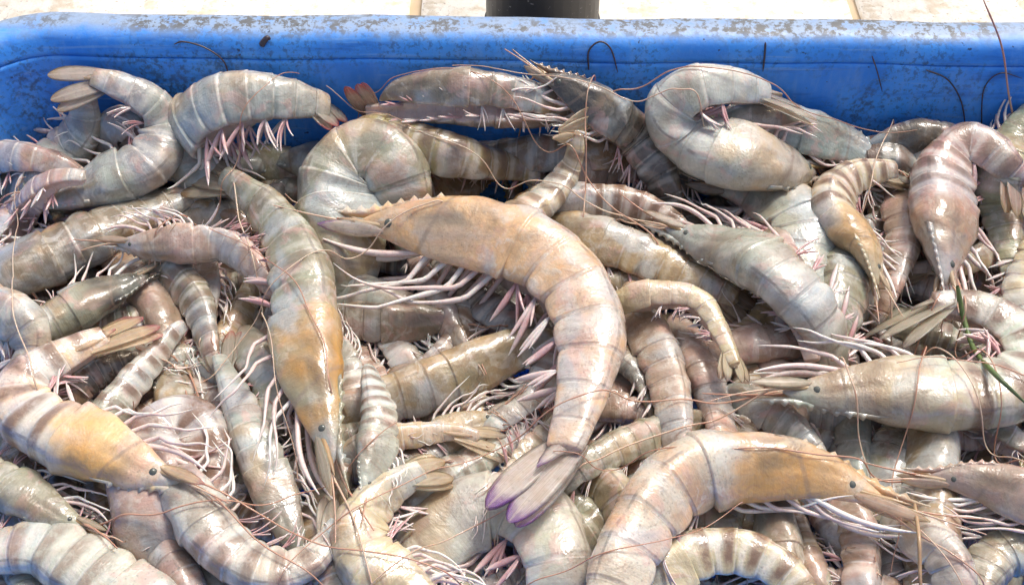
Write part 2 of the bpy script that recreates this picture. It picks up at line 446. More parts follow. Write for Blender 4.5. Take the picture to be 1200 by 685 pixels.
# ------------------------------------------------------------------ shrimps: table
PAL = {'gr': ((.355, .345, .235), (.27, .25, .17)), 'bl': ((.31, .34, .31), (.42, .41, .335)), 'cr': ((.66, .53, .33), (.50, .42, .28)),
       'or': ((.70, .48, .25), (.64, .51, .39)), 'pk': ((.51, .34, .265), (.43, .33, .255)), 'dk': ((.11, .10, .075), (.07, .067, .058)),
       'wh': ((.57, .55, .46), (.43, .42, .35)), 'tn': ((.42, .31, .155), (.34, .26, .15)), 'gb': ((.29, .235, .15), (.22, .18, .125))}
TIP = {'st': (.36, .25, .13), 'rd': (.46, .12, .11), 'pk': (.45, .16, .17), 'pu': (.19, .07, .30), 'gy': (.24, .2, .17), 'dk': (.07, .05, .05)}
SHR = []
def S(label, W, side, pts, z=0, roll=18, cov=(0, 1), tint='gr', stripe=.25, orange=0., dark=0., tip='st', legs=1, swim=1, ant=2, fan=None, fanroll=45, eye=1, head=1, deep=False, spread=1., fanw=1., fandz=-.004):
    SHR.append(dict(label=label, W=W, side=side, pts=pts, z=z, roll=roll, cov=cov, tint=tint, stripe=stripe, orange=orange, dark=dark, tip=tip,
                    legs=legs, swim=swim, ant=ant, fan=fan, fanroll=fanroll, eye=eye, head=head, deep=deep, spread=spread, fanw=fanw, fandz=fandz))
#SHRIMP_TABLE
S('large cream orange shrimp curled on top in the middle, with violet tail tips', 100, 1, [(428, 263), (500, 274), (585, 288), (650, 322), (687, 385), (680, 450), (657, 528)], z=.018, tint='or', stripe=.05, orange=.45, tip='pu', fan=(568, 600), fanroll=80, fanw=.24, fandz=.007, roll=22, spread=1.25)
S('long grey head-down shrimp left of the middle one, orange patch on its head', 77, -1, [(388, 535), (368, 470), (356, 405), (352, 330), (325, 262), (262, 208)], z=.016, tint='gr', stripe=.2, orange=.95, roll=28)
S('long tan shrimp slanting from the left edge up to the grey head-down shrimp', 74, -1, [(-70, 350), (25, 316), (110, 277), (180, 243), (240, 220)], z=.004, tint='gb', stripe=.15, roll=30, fan=(300, 215))
S('grey shrimp curled against the left of the blue wall with two pale tail blades spread', 62, -1, [(40, 240), (120, 215), (178, 188), (192, 145), (160, 113), (108, 93)], z=.008, tint='bl', stripe=.3, tip='st', fan=(22, 98), fanroll=60, roll=20, ant=1)
S('dull grey shrimp half under the curled one beside the left wall', 66, -1, [(20, 235), (62, 195), (98, 150), (92, 112)], z=-.008, cov=(.15, .95), tint='bl', stripe=.2, roll=15, ant=0)
S('bluish grey arched shrimp below the rim with pink swimmerets and a straight tail', 76, 1, [(262, 228), (224, 180), (250, 132), (312, 119), (385, 128)], z=.004, tint='bl', stripe=.15, roll=15, tip='rd', fan=(420, 150), ant=1)
S('grey brown shrimp arched into a dome above the head of the middle shrimp', 98, 1, [(408, 285), (402, 222), (426, 186), (458, 200), (474, 262)], z=.006, cov=(.25, .9), tint='gr', stripe=.3, roll=20, ant=0, legs=0, swim=0, head=0)
S('shrimp lying belly up near the back wall with pale legs and a red tail tip', 50, -1, [(672, 142), (610, 130), (545, 128), (480, 130), (430, 128)], z=.006, tint='pk', stripe=.1, roll=-62, tip='rd', fan=(397, 88), fanroll=70, fanw=.3)
S('olive banded shrimp with a whitish last ring pointing right under the belly up one', 58, 1, [(455, 168), (520, 184), (580, 197), (636, 206)], z=.002, cov=(.40, 1), tint='tn', stripe=.75, roll=40, tip='gy', head=0, ant=0, swim=0)
S('slim banded shrimp tail standing upright between the olive banded one and the dark headed one', 46, -1, [(598, 262), (640, 232), (668, 196), (676, 156)], z=.014, cov=(.40, 1), tint='cr', stripe=.7, roll=40, tip='st', fan=(715, 150), head=0, ant=0, swim=0)
S('dark headed shrimp pointing up at the blue wall with a blackish beak', 56, 1, [(640, 90), (690, 125), (735, 157), (768, 200)], z=.012, cov=(0, .72), tint='dk', stripe=.3, dark=.9, roll=35, ant=1, legs=1)
S('pale whitish shrimp folded double against the wall, tail and beak both pointing right', 75, 1, [(952, 200), (880, 186), (815, 168), (787, 130), (825, 104), (900, 112)], z=.012, tint='wh', stripe=.12, roll=18, tip='st', fan=(985, 130), fanroll=30, orange=.2)
S('grey shrimp lying behind the folded whitish one at the foot of the wall', 58, -1, [(1040, 200), (965, 166), (885, 150)], z=-.004, cov=(.0, .55), tint='bl', stripe=.1, roll=25, ant=1)
S('smooth blue grey shrimp bending down below the folded whitish one', 78, 1, [(835, 218), (895, 234), (935, 275), (932, 340)], z=.006, cov=(0, .75), tint='bl', stripe=.1, roll=15, orange=.15)
S('pale shrimp head facing left with its saw toothed beak turned down and legs lying above', 68, -1, [(785, 268), (848, 290), (902, 314), (940, 348)], z=.014, cov=(0, .58), tint='wh', stripe=.4, dark=.25, roll=12)
S('pinkish white narrow shrimp running down beside the pale head with down turned beak', 50, 1, [(905, 292), (930, 350), (948, 412)], z=.012, cov=(.30, .95), tint='pk', stripe=.25, roll=30, head=0, legs=0)
S('brown and cream banded shrimp above the greenish one right of the middle', 46, 1, [(660, 240), (720, 240), (770, 253), (800, 275)], z=.008, cov=(.3, .9), tint='pk', stripe=.95, roll=45, head=0, ant=0, legs=0, swim=0)
S('greenish grey shrimp slanting down right of the middle one with an orange tail', 62, 1, [(660, 275), (735, 300), (800, 327), (862, 352)], z=.004, cov=(.2, 1), tint='tn', stripe=.12, roll=25, tip='st', head=0, ant=0)
S('small ivory shrimp tail bending down to a dark end in the right middle', 36, 1, [(768, 347), (815, 353), (842, 390), (860, 428)], z=.016, cov=(.42, 1), tint='cr', stripe=.05, roll=15, tip='dk', head=0, ant=0, legs=0)
S('orange pink shrimp standing upright just right of the middle one', 52, 1, [(738, 345), (762, 400), (782, 455), (792, 515)], z=.002, cov=(.1, .8), tint='pk', stripe=.1, orange=.4, roll=40, head=1, ant=1)
S('yellowish shrimp with dark bands and its head pointing down at the right', 58, 1, [(1028, 330), (1012, 288), (975, 252), (990, 215), (1050, 200)], z=.014, tint='cr', stripe=.9, orange=.45, roll=45)
S('pink banded shrimp hanging head down near the right edge, white stripe along its back', 76, 1, [(1108, 330), (1105, 265), (1108, 205), (1140, 172), (1195, 215)], z=.014, tint='pk', stripe=.75, orange=.3, roll=35, fan=(1215, 270))
S('dark grey shrimp half hidden behind the pink banded one at the wall', 44, 1, [(1030, 172), (1085, 164), (1200, 195)], z=-.002, cov=(.1, .9), tint='dk', stripe=.1, roll=40, head=0, legs=0, ant=0)
S('grey shrimp upright against the right edge below the wall', 56, 1, [(1190, 160), (1165, 220), (1180, 300)], z=.002, cov=(.2, .9), tint='gr', stripe=.15, roll=25, ant=1)
S('big pale shrimp curled back on itself at the right edge, beak teeth turned down', 82, -1, [(925, 458), (1000, 456), (1085, 460), (1165, 462), (1208, 432), (1187, 388), (1140, 362), (1092, 358)], z=.014, tint='wh', stripe=.95, dark=.25, roll=14, tip='gy', fan=(985, 395), fanroll=30, orange=.12)
S('big orange shrimp arched at the bottom right with its head pointing right', 88, -1, [(1030, 586), (950, 560), (870, 548), (800, 562), (752, 620), (725, 690), (700, 770)], z=.016, cov=(0, .9), tint='or', stripe=.1, orange=.75, roll=20)
S('shrimp head poking in from the right edge above the bottom corner', 64, 1, [(1092, 560), (1150, 568), (1215, 590), (1270, 595)], z=.012, cov=(0, .5), tint='pk', stripe=.1, dark=.3, roll=18, orange=.2)
S('striped brown and cream shrimp arching at the bottom edge under the big orange one', 64, 1, [(752, 705), (800, 660), (862, 650), (925, 680), (960, 740)], z=.006, cov=(.2, .95), tint='cr', stripe=.95, roll=20, head=0, legs=0, ant=0, swim=0)
S('grey shrimp upright under the belly of the big orange one', 52, 1, [(905, 595), (912, 650), (915, 720)], z=.0, cov=(.2, .7), tint='bl', stripe=.2, roll=40, head=0, ant=0)
S('dark pink shrimp upright at the bottom edge left of the straw coloured stalk', 48, 1, [(985, 575), (1005, 640), (1005, 720)], z=-.002, cov=(.2, .75), tint='pk', stripe=.3, roll=30, head=0, ant=0)
S('tan shrimp standing upright under the head that pokes in from the right', 72, 1, [(1092, 480), (1085, 570), (1090, 690)], z=.0, cov=(.12, .72), tint='tn', stripe=.2, roll=50, head=0, ant=0, legs=1)
S('narrow grey shrimp upright below the big pale curled one', 40, 1, [(1000, 480), (998, 540), (1002, 600)], z=-.004, cov=(.2, .7), tint='bl', stripe=.2, roll=40, head=0, ant=0)
S('grey shrimp in the bottom right corner lying under the poking head', 56, 1, [(1220, 640), (1165, 650), (1130, 705)], z=.0, cov=(.2, .8), tint='gr', stripe=.25, roll=25, ant=1)
S('orange brown banded shrimp at the left edge with a pink forked tail', 78, 1, [(206, 562), (140, 532), (78, 508), (32, 485), (30, 450), (80, 420), (125, 395)], z=.014, tint='or', stripe=.9, orange=.85, tip='pk', fan=(195, 355), fanroll=55, roll=18)
S('grey shrimp curled into a fan below the head-down grey one at left', 88, 1, [(180, 580), (190, 515), (218, 500), (240, 540), (246, 610)], z=.004, cov=(.36, .95), tint='pk', stripe=.95, roll=20, head=0, ant=0, legs=0)
S('pale shrimp with dark rings curled round pink legs at the bottom left', 66, -1, [(222, 578), (252, 625), (300, 664), (358, 660), (396, 612)], z=.010, cov=(.25, 1), tint='wh', stripe=.7, roll=20, head=0, ant=1, tip='gy')
S('grey shrimp at the left edge under the orange banded one with its beak pointing right', 52, 1, [(100, 617), (50, 590), (0, 563), (-50, 540)], z=.008, cov=(0, .7), tint='gr', stripe=.25, roll=30)
S('broad white and brown striped shrimp at the bottom left corner', 82, 1, [(175, 715), (110, 668), (48, 638), (-20, 650)], z=.004, cov=(.3, .85), tint='wh', stripe=.65, roll=35, head=0, legs=0, ant=0)
S('pinkish shrimp beside the striped one at the bottom edge on the left', 60, 1, [(165, 620), (195, 660), (225, 710)], z=.0, cov=(.15, .6), tint='pk', stripe=.2, roll=40, ant=0, legs=1)
S('cream shrimp curled at the bottom middle with a straw tail pointing right', 72, 1, [(520, 715), (460, 680), (422, 638), (440, 592), (495, 552)], z=.010, cov=(.05, 1), tint='cr', stripe=.15, roll=25, tip='st', fan=(560, 535), fanroll=35, ant=1)
S('large pale grey shrimp arched at the bottom under the violet tail tips', 98, 1, [(492, 665), (540, 615), (608, 604), (645, 648), (652, 725)], z=-.006, cov=(.15, .8), tint='wh', stripe=.12, roll=20, head=0, ant=0)
S('small banded shrimp standing head down above the cream one at the bottom', 46, 1, [(428, 580), (440, 535), (446, 490), (438, 452)], z=.014, cov=(0, .8), tint='wh', stripe=.85, orange=.1, roll=50, ant=1, swim=0)
S('slender shrimp tail with an orange pink base lying under the tail of the middle one', 40, 1, [(455, 516), (520, 508), (560, 512)], z=.004, cov=(.6, 1), tint='or', stripe=.1, orange=.5, roll=30, tip='gy', fan=(620, 518), head=0, legs=0, ant=0)
S('tan shrimp slanting under the legs of the middle one', 62, -1, [(640, 398), (565, 428), (490, 460), (405, 485)], z=.0, cov=(.05, .75), tint='tn', stripe=.12, roll=40, ant=1, legs=1)
S('brownish grey shrimp lying level behind the legs of the middle one', 48, -1, [(520, 378), (460, 380), (400, 378)], z=-.004, cov=(.1, .6), tint='gb', stripe=.15, roll=30, ant=1)
S('grey shrimp peeping out between the violet tail and the big orange arch', 46, -1, [(800, 500), (745, 520), (690, 545)], z=.0, cov=(.2, .7), tint='gr', stripe=.2, roll=30, head=0, ant=1)
S('dark tan shrimp right below the tail of the middle one', 52, 1, [(665, 535), (715, 575), (742, 630)], z=-.002, cov=(.2, .75), tint='tn', stripe=.2, roll=40, head=0, ant=0)
S('small translucent grey shrimp left of the beak of the big pale curled one', 44, 1, [(870, 470), (915, 495), (950, 530)], z=.0, cov=(.2, .75), tint='bl', stripe=.2, roll=40, ant=1)
S('pinkish grey shrimp upright between the orange pink one and the ivory tail', 44, -1, [(800, 385), (828, 440), (848, 510)], z=-.002, cov=(.15, .75), tint='pk', stripe=.15, roll=25, ant=1)
S('pinkish tan shrimp lying level below the orange tail at right', 46, -1, [(850, 410), (905, 400), (960, 405)], z=-.002, cov=(.2, .75), tint='pk', stripe=.1, roll=30, head=0, ant=0)
S('grey shrimp upright under the yellowish head-down one', 62, -1, [(972, 285), (990, 335), (975, 400)], z=.0, cov=(.2, .75), tint='gr', stripe=.1, roll=30, head=0, ant=0)
S('small pinkish shrimp between the yellowish one and the pink banded one', 42, 1, [(1052, 230), (1056, 285), (1042, 335)], z=.004, cov=(.2, .8), tint='pk', stripe=.35, roll=30, head=0, ant=0)
S('small cream shrimp at the right edge above the big pale curled one', 44, 1, [(1215, 300), (1190, 345), (1205, 395)], z=.008, cov=(.35, .9), tint='cr', stripe=.4, roll=30, head=0, ant=0)
S('grey shrimp with a blackish head under the long tan one at left', 56, 1, [(172, 322), (115, 348), (65, 375), (10, 400)], z=.008, cov=(0, .7), tint='gr', stripe=.2, dark=1.0, roll=35, ant=1)
S('pinkish shrimp on its side with thin pink legs left of the long grey one', 46, -1, [(140, 284), (205, 284), (268, 284), (300, 312)], z=.016, cov=(.0, .8), tint='pk', stripe=.15, roll=-20, ant=1)
S('narrow dark ringed shrimp tail pointing up right beside the pink forked tail', 42, 1, [(132, 480), (172, 432), (208, 388)], z=.004, cov=(.45, .95), tint='wh', stripe=.85, roll=60, head=0, ant=0, legs=0, swim=0)
S('brown grey ringed shrimp just left of the red tipped tail', 48, 1, [(195, 312), (230, 355), (245, 410)], z=.002, cov=(.35, .9), tint='gb', stripe=.6, roll=40, head=0, ant=0, legs=0)
S('grey shrimp running under the long grey one with a red tipped orange tail standing up', 52, 1, [(340, 615), (312, 545), (283, 475), (258, 418)], z=.006, tint='bl', stripe=.12, roll=35, tip='rd', fan=(242, 318), fanroll=40, cov=(.15, 1), head=0, ant=0)
S('brown pink shrimp at the left edge beside the foot of the wall', 46, 1, [(-30, 195), (15, 188), (55, 192)], z=-.002, cov=(.25, .8), tint='pk', stripe=.2, roll=35, head=0, ant=0)
S('pinkish shrimp at the left edge above the long tan one', 46, 1, [(-20, 300), (15, 262), (48, 222)], z=.0, cov=(.2, .75), tint='pk', stripe=.15, roll=-10, head=0, ant=1)
S('pale shrimp bent at the left edge above the orange banded one', 62, 1, [(-30, 365), (20, 375), (38, 410), (10, 455)], z=.010, cov=(.3, .95), tint='wh', stripe=.3, roll=25, head=0, ant=0)
S('small purplish shrimp between the pink forked tail and the curled fan', 38, 1, [(85, 462), (115, 440), (150, 425)], z=.0, cov=(.3, .8), tint='dk', stripe=.2, roll=30, head=0, ant=0, legs=0)
S('grey shrimp end showing below the dark headed one at the wall', 44, 1, [(680, 205), (735, 198), (790, 225)], z=.002, cov=(.35, .95), tint='pk', stripe=.25, roll=35, head=0, ant=0, legs=0)
S('grey brown shrimp lying between the belly up one and the wall', 46, 1, [(470, 108), (555, 106), (645, 122)], z=-.002, cov=(.1, .75), tint='gb', stripe=.15, roll=40, head=0, ant=1, legs=0)
S('grey shrimp in the hollow below the grey head-down one at left', 48, 1, [(285, 400), (320, 460), (290, 530)], z=-.004, cov=(.2, .75), tint='gr', stripe=.2, roll=30, head=0, ant=0)
S('dull shrimp in the hollow between the cream one and the long grey one', 48, 1, [(395, 560), (375, 620), (390, 690)], z=-.002, cov=(.15, .7), tint='gb', stripe=.2, roll=30, ant=1)
S('grey shrimp at the bottom edge right of the striped arch', 54, 1, [(1060, 620), (1110, 660), (1120, 730)], z=.004, cov=(.2, .7), tint='wh', stripe=.3, roll=35, head=0, ant=0)
S('dusky shrimp in the left corner between the two curled grey ones', 50, 1, [(120, 170), (150, 150), (160, 210)], z=-.010, cov=(.2, .7), tint='bl', stripe=.2, roll=30, head=0, ant=0, legs=0)

# short names of the shrimps above, in the same order
SHORTS = ['middle shrimp', 'grey head-down shrimp', 'long tan shrimp', 'wall-side curled shrimp', 'dull grey shrimp', 'bluish arched shrimp', 'dome shaped shrimp', 'belly up shrimp', 'olive banded shrimp', 'slim upright tail', 'dark headed shrimp', 'folded whitish shrimp', 'grey one at the wall', 'smooth blue grey shrimp', 'pale down-beaked head', 'pinkish white narrow shrimp', 'brown banded shrimp', 'greenish grey shrimp', 'ivory tail', 'orange pink shrimp', 'yellowish banded shrimp', 'pink banded shrimp', 'dark one at the wall', 'upright right edge shrimp', 'big pale curled shrimp', 'big orange shrimp', 'poking shrimp head', 'striped bottom arch', 'grey upright shrimp', 'dark pink shrimp', 'upright tan shrimp', 'narrow grey shrimp', 'bottom right corner shrimp', 'orange banded shrimp', 'fan curled shrimp', 'dark ringed curl', 'left edge beaked shrimp', 'striped corner shrimp', 'pinkish bottom shrimp', 'cream curled shrimp', 'large pale grey arch', 'small banded shrimp', 'slender tail', 'slanting tan shrimp', 'level brownish shrimp', 'peeping grey shrimp', 'dark tan shrimp', 'translucent grey shrimp', 'pinkish grey upright shrimp', 'level pinkish shrimp', 'grey one under yellowish', 'small pinkish shrimp', 'small cream shrimp', 'black headed shrimp', 'pink legged shrimp', 'narrow ringed tail', 'brown ringed shrimp', 'red tipped tail', 'brown pink shrimp', 'left pinkish shrimp', 'bent pale shrimp', 'small purplish shrimp', 'grey shrimp end', 'grey brown wall shrimp', 'grey hollow shrimp', 'dull hollow shrimp', 'bottom edge grey shrimp', 'dusky corner shrimp']
assert len(SHORTS) == len(SHR)

# the shrimps buried underneath
rf = random.Random(11)
k = 0
for gy in range(9):
    for gx in range(14):
        px = -60 + gx * 99 + rf.uniform(-40, 40) + (gy % 2) * 50; py = 185 + gy * 66 + rf.uniform(-28, 28)
        a = rf.uniform(0, 2 * math.pi); L = rf.uniform(180, 250); b = rf.uniform(-.9, .9)
        d1 = np.array([math.cos(a), math.sin(a)]); d2 = np.array([-d1[1], d1[0]])
        pts = [tuple(np.array([px, py]) + d1 * L * (f - .5) + d2 * L * b * ((f - .5) ** 2 - .12)) for f in (0, .33, .66, 1)]
        pts = [(x, max(y, 185)) for x, y in pts]
        S('shrimp buried under the top layer and mostly hidden in the gaps', rf.uniform(44, 62), -1 if b > 0 else 1, pts,
          z=(-.012, -.026, -.042)[k % 3], roll=rf.uniform(5, 55), tint=rf.choice(['gr', 'bl', 'pk', 'gb', 'tn', 'dk', 'wh']), stripe=rf.uniform(.1, .8),
          orange=rf.choice([0, 0, .5]), tip=rf.choice(['st', 'pk', 'gy']), ant=1 if k % 3 == 0 else 0, deep=True, legs=1 if k % 3 == 0 else 0, swim=1 if k % 3 < 2 else 0)
        k += 1

# ------------------------------------------------------------------ shrimps: rest them on each other
rng = np.random.default_rng(5)
HP_S = np.array([-.02, 0, .05, .12, .22, .32, CAR, .5, .6, .7, .8, .88, .95, 1.0])
HP_H = np.array([.05, .17, .38, .63, .85, .97, 1.0, .97, .91, .81, .68, .56, .47, .36])
def hprof(s): return np.interp(s, HP_S, HP_H)
placed = []                                     # rows x y z r owner
order = sorted(range(len(SHR)), key=lambda i: SHR[i]['z'])
for i in order:
    d = SHR[i]
    sp = catmull(d['pts'], 60); sp = smooth1(sp, 3.0)
    sp, _ = resample(sp, 48)
    s = np.linspace(d['cov'][0], d['cov'][1], 48)
    z = np.full(48, d['z'])
    for it in range(3):
        P = at(sp[:, 0], sp[:, 1], z)
        Wm = d['W'] * 1.13 * depth(P).mean() / FPX
        r = hprof(s) * Wm * .37
        if placed and not d['deep']:
            Q = np.concatenate(placed)
            dx = P[:, None, :2] - Q[None, :, :2]; dd = (dx ** 2).sum(-1)
            RR = (.80 * (r[:, None] + Q[None, :, 3])) ** 2
            need = np.where(dd < RR, Q[None, :, 2] + np.sqrt(np.maximum(RR - dd, 0)), -1.).max(1)
            z = np.clip(np.maximum(need, d['z'] - .008), d['z'] - .008, d['z'] + .010)
            z = smooth1(z, 6.0)
        ymax = BY1 - .003 - r * 1.15 - at(sp[:, 0], sp[:, 1], z)[:, 0] * .0157
        dy = _f[1] * FPX - _u[1] * (sp[:, 1] - 342.5); dz = _f[2] * FPX - _u[2] * (sp[:, 1] - 342.5)
        zw = CAM[2] + (ymax - CAM[1]) / dy * dz
        z = np.where(at(sp[:, 0], sp[:, 1], z)[:, 1] > ymax, zw, z)
        if not d['deep']: z = smooth1(z, 2.0)
    P = at(sp[:, 0], sp[:, 1], z)
    P[:, 0] = np.maximum(P[:, 0], BX0 + r + .002) if d['deep'] else P[:, 0]
    d['P'] = P; d['Wm'] = Wm
    placed.append(np.concatenate([P, r[:, None]], 1))

# look for holes through which the empty bin would show and bury further shrimps there
cov_map = np.zeros((60, 37), bool)              # cells of 20 pixels
def cover(Qs):
    cx = 10 + 20 * np.arange(60)[:, None]; cy = 10 + 20 * np.arange(37)[None]
    for Q in Qs:
        for x, y, z, r in Q[::3]:
            v = np.array([x, y, z]) - CAM; dp = v @ _f
            X = 600 + v[0] / dp * FPX; Yp = 342.5 - (v @ _u) / dp * FPX; rp = r * 1.15 * FPX / dp
            cov_map[(cx - X) ** 2 + (cy - Yp) ** 2 < rp * rp] = True
cover(placed)
for it in range(60):
    free = [(a_, b_) for a_ in range(60) for b_ in range(10, 37) if not cov_map[a_, b_]]
    if not free: break
    a_, b_ = free[rf.randrange(len(free))]; px, py = 10 + 20 * a_, 10 + 20 * b_
    an = rf.uniform(-.7, .7); L = rf.uniform(190, 240); d1 = np.array([math.cos(an), math.sin(an)]); d2 = np.array([-d1[1], d1[0]]); bb = rf.uniform(-.5, .5)
    pts = [tuple(np.array([px, py]) + d1 * L * (f - .5) + d2 * L * bb * (f - .5) ** 2) for f in (0, .33, .66, 1)]
    S('shrimp buried under the top layer and mostly hidden in the gaps', rf.uniform(54, 66), 1 if bb < 0 else -1, [(x, max(y, 190)) for x, y in pts],
      z=-.040 - .006 * (it % 3), roll=rf.uniform(10, 50), tint=rf.choice(['gr', 'pk', 'gb', 'tn', 'dk']), stripe=rf.uniform(.1, .8), ant=0, deep=True, legs=1 if it % 2 else 0, swim=1)
    d = SHR[-1]
    sp = smooth1(catmull(d['pts'], 60), 3.0); sp, _ = resample(sp, 48); s_ = np.linspace(0, 1, 48)
    P = at(sp[:, 0], sp[:, 1], np.full(48, d['z'])); d['Wm'] = d['W'] * 1.13 * depth(P).mean() / FPX; r = hprof(s_) * d['Wm'] * .37
    P[:, 1] = np.minimum(P[:, 1], BY1 - .014 - r); P[:, 0] = np.clip(P[:, 0], BX0 + r + .004, BX1 - r - .004); d['P'] = P
    placed.append(np.concatenate([P, r[:, None]], 1)); cover(placed[-1:])
def look_down():
    zb = np.full((60, 35), 9.); ht = np.full((60, 35), -.1)
    cx = 10 + 20 * np.arange(60)[:, None]; cy = 10 + 20 * np.arange(35)[None]
    for Q in placed:
        for x, y, z, r in Q[::3]:
            v = np.array([x, y, z]) - CAM; dp = v @ _f; X = 600 + v[0] / dp * FPX; Yp = 342.5 - (v @ _u) / dp * FPX; rp = r * 1.15 * FPX / dp
            m_ = ((cx - X) ** 2 + (cy - Yp) ** 2 < rp * rp) & (dp < zb); zb[m_] = dp; ht[m_] = z
    return ht
for it in range(64):
    if it % 5 == 0: ht = look_down()
    free = [(a_, b_) for a_ in range(60) for b_ in range(8, 35) if ht[a_, b_] < -.020 and (b_ > 9 or 2 < a_ < 50)]
    if not free: break
    a_, b_ = free[rf.randrange(len(free))]; px, py = 10 + 20 * a_, 10 + 20 * b_
    an = rf.uniform(0, 6.28); L = rf.uniform(120, 170); d1 = np.array([math.cos(an), math.sin(an)]); d2 = np.array([-d1[1], d1[0]]); bb = rf.uniform(-1., 1.)
    pts = [tuple(np.array([px, py]) + d1 * L * (f - .5) + d2 * L * bb * ((f - .5) ** 2 - .08)) for f in (0, .33, .66, 1)]
    S('shrimp buried under the top layer and mostly hidden in the gaps', rf.uniform(32, 42), 1 if bb < 0 else -1, [(x, max(y, 168)) for x, y in pts],
      z=-.010 - .004 * (it % 3), roll=rf.uniform(-10, 50), tint=rf.choice(['gr', 'pk', 'bl', 'cr', 'wh', 'tn']), stripe=rf.uniform(.1, .8), ant=0, deep=True, legs=1, swim=1, tip=rf.choice(['st', 'pk', 'rd']))
    d = SHR[-1]
    sp = smooth1(catmull(d['pts'], 60), 3.0); sp, _ = resample(sp, 48); s_ = np.linspace(0, 1, 48)
    P = at(sp[:, 0], sp[:, 1], np.full(48, d['z'])); d['Wm'] = d['W'] * 1.13 * depth(P).mean() / FPX; r = hprof(s_) * d['Wm'] * .37
    P[:, 1] = np.minimum(P[:, 1], BY1 - .010 - r); P[:, 0] = np.clip(P[:, 0], BX0 + r + .004, BX1 - r - .004); d['P'] = P
    placed.append(np.concatenate([P, r[:, None]], 1))
print('shrimps', len(SHR))

# height of the heap's top surface, for whiskers and legs that drape over it
HX0, HY0, HD, HNX, HNY = -.30, -.20, .002, 300, 160
hf = np.full((HNX, HNY), -.06)
def build_height():
    gx = HX0 + HD * np.arange(HNX); gy = HY0 + HD * np.arange(HNY)
    for Q in placed:
        for x, y, z, r in Q[::2]:
            r *= 1.36
            i0, i1 = int((x - r - HX0) / HD), int((x + r - HX0) / HD) + 2; j0, j1 = int((y - r - HY0) / HD), int((y + r - HY0) / HD) + 2
            i0, j0 = max(i0, 0), max(j0, 0); i1, j1 = min(i1, HNX), min(j1, HNY)
            if i1 <= i0 or j1 <= j0: continue
            dd = (gx[i0:i1, None] - x) ** 2 + (gy[None, j0:j1] - y) ** 2
            hh = np.where(dd < r * r, z + .84 * np.sqrt(np.maximum(r * r - dd, 0)), -1)
            hf[i0:i1, j0:j1] = np.maximum(hf[i0:i1, j0:j1], hh)
build_height()
hd = hf.copy()
for a_ in (-1, 0, 1):
    for b_ in (-1, 0, 1): hd = np.maximum(hd, np.roll(hf, (a_, b_), (0, 1)))
def top(P, hf=hf):
    i = np.clip(((P[:, 0] - HX0) / HD).astype(int), 0, HNX - 1); j = np.clip(((P[:, 1] - HY0) / HD).astype(int), 0, HNY - 1)
    return hf[i, j]

# which shrimp shows where (cells of 8 pixels), to say of each buried one what it lies beside
SHORT = dict(zip(range(200), SHORTS))
def visible_owner():
    cx = 4 + 8 * np.arange(150); cy = 4 + 8 * np.arange(86)
    zb = np.full((150, 86), 9.); ow = np.full((150, 86), -1)
    for oi, d in enumerate(SHR):
        P = d['P']; s_ = np.linspace(d['cov'][0], d['cov'][1], len(P)); r = hprof(s_) * d['Wm'] * .44
        V = P - CAM; dp = V @ _f; X = 600 + V[:, 0] / dp * FPX; Yp = 342.5 - (V @ _u) / dp * FPX; rp = r * FPX / dp
        for k_ in range(0, len(P), 2):
            i0, i1 = max(int((X[k_] - rp[k_]) / 8), 0), min(int((X[k_] + rp[k_]) / 8) + 2, 150); j0, j1 = max(int((Yp[k_] - rp[k_]) / 8), 0), min(int((Yp[k_] + rp[k_]) / 8) + 2, 86)
            if i1 <= i0 or j1 <= j0: continue
            q = (cx[i0:i1, None] - X[k_]) ** 2 + (cy[None, j0:j1] - Yp[k_]) ** 2
            dd = dp[k_] - np.sqrt(np.maximum(r[k_] ** 2 - q * (dp[k_] / FPX) ** 2, 0)) * .8
            m_ = (q < rp[k_] ** 2) & (dd < zb[i0:i1, j0:j1])
            zb[i0:i1, j0:j1][m_] = dd[m_]; ow[i0:i1, j0:j1][m_] = oi
    return ow
OW = visible_owner()
CW = {'cr': 'cream', 'gr': 'grey', 'bl': 'bluish grey', 'pk': 'pinkish', 'gb': 'grey brown', 'tn': 'tan', 'dk': 'dark', 'wh': 'pale'}
top_cells = {i: np.argwhere(OW == i) for i in range(len(SHORTS))}
used = set()
for oi, d in enumerate(SHR):
    if not d['deep']: continue
    ce = np.argwhere(OW == oi)
    if len(ce) < 3: continue
    m_ = ce.mean(0); m_ = ce[((ce - m_) ** 2).sum(1).argmin()]
    near = []
    for i, tc in top_cells.items():
        if len(tc):
            e = ((tc - m_) ** 2).sum(1); near.append((e.min(), i, tc[e.argmin()]))
    near.sort(key=lambda x: x[0])
    kind = CW[d['tint']] + (' banded' if d['stripe'] > .5 else '')
    dv = m_ - near[0][2]
    wd = ('right of' if dv[0] > 0 else 'left of') if abs(dv[0]) > abs(dv[1]) else ('below' if dv[1] > 0 else 'above')
    A, B_, C_ = (SHORT[n_[1]] for n_ in near[:3])
    for cand in ('%s shrimp buried between the %s and the %s' % (kind, A, B_), '%s shrimp buried just %s the %s' % (kind, wd, A), '%s shrimp buried between the %s and the %s' % (kind, A, C_),
                 '%s shrimp buried between the %s and the %s' % (kind, B_, C_), 'partly hidden %s shrimp %s the %s' % (kind, wd, A)):
        if cand not in used and len(cand.split()) <= 16:
            used.add(cand); d['label'] = cand; break
print('labelled buried', len(used))

def in_bin(P):
    """keeps a draped hair inside the bin's back and side walls"""
    P[:, 1] = np.minimum(P[:, 1], BY1 - .004 - P[:, 0] * .016 + np.clip(P[:, 2], -.05, .03) * .1)
    P[:, 0] = np.maximum(P[:, 0], BX0 + .004)
    return P

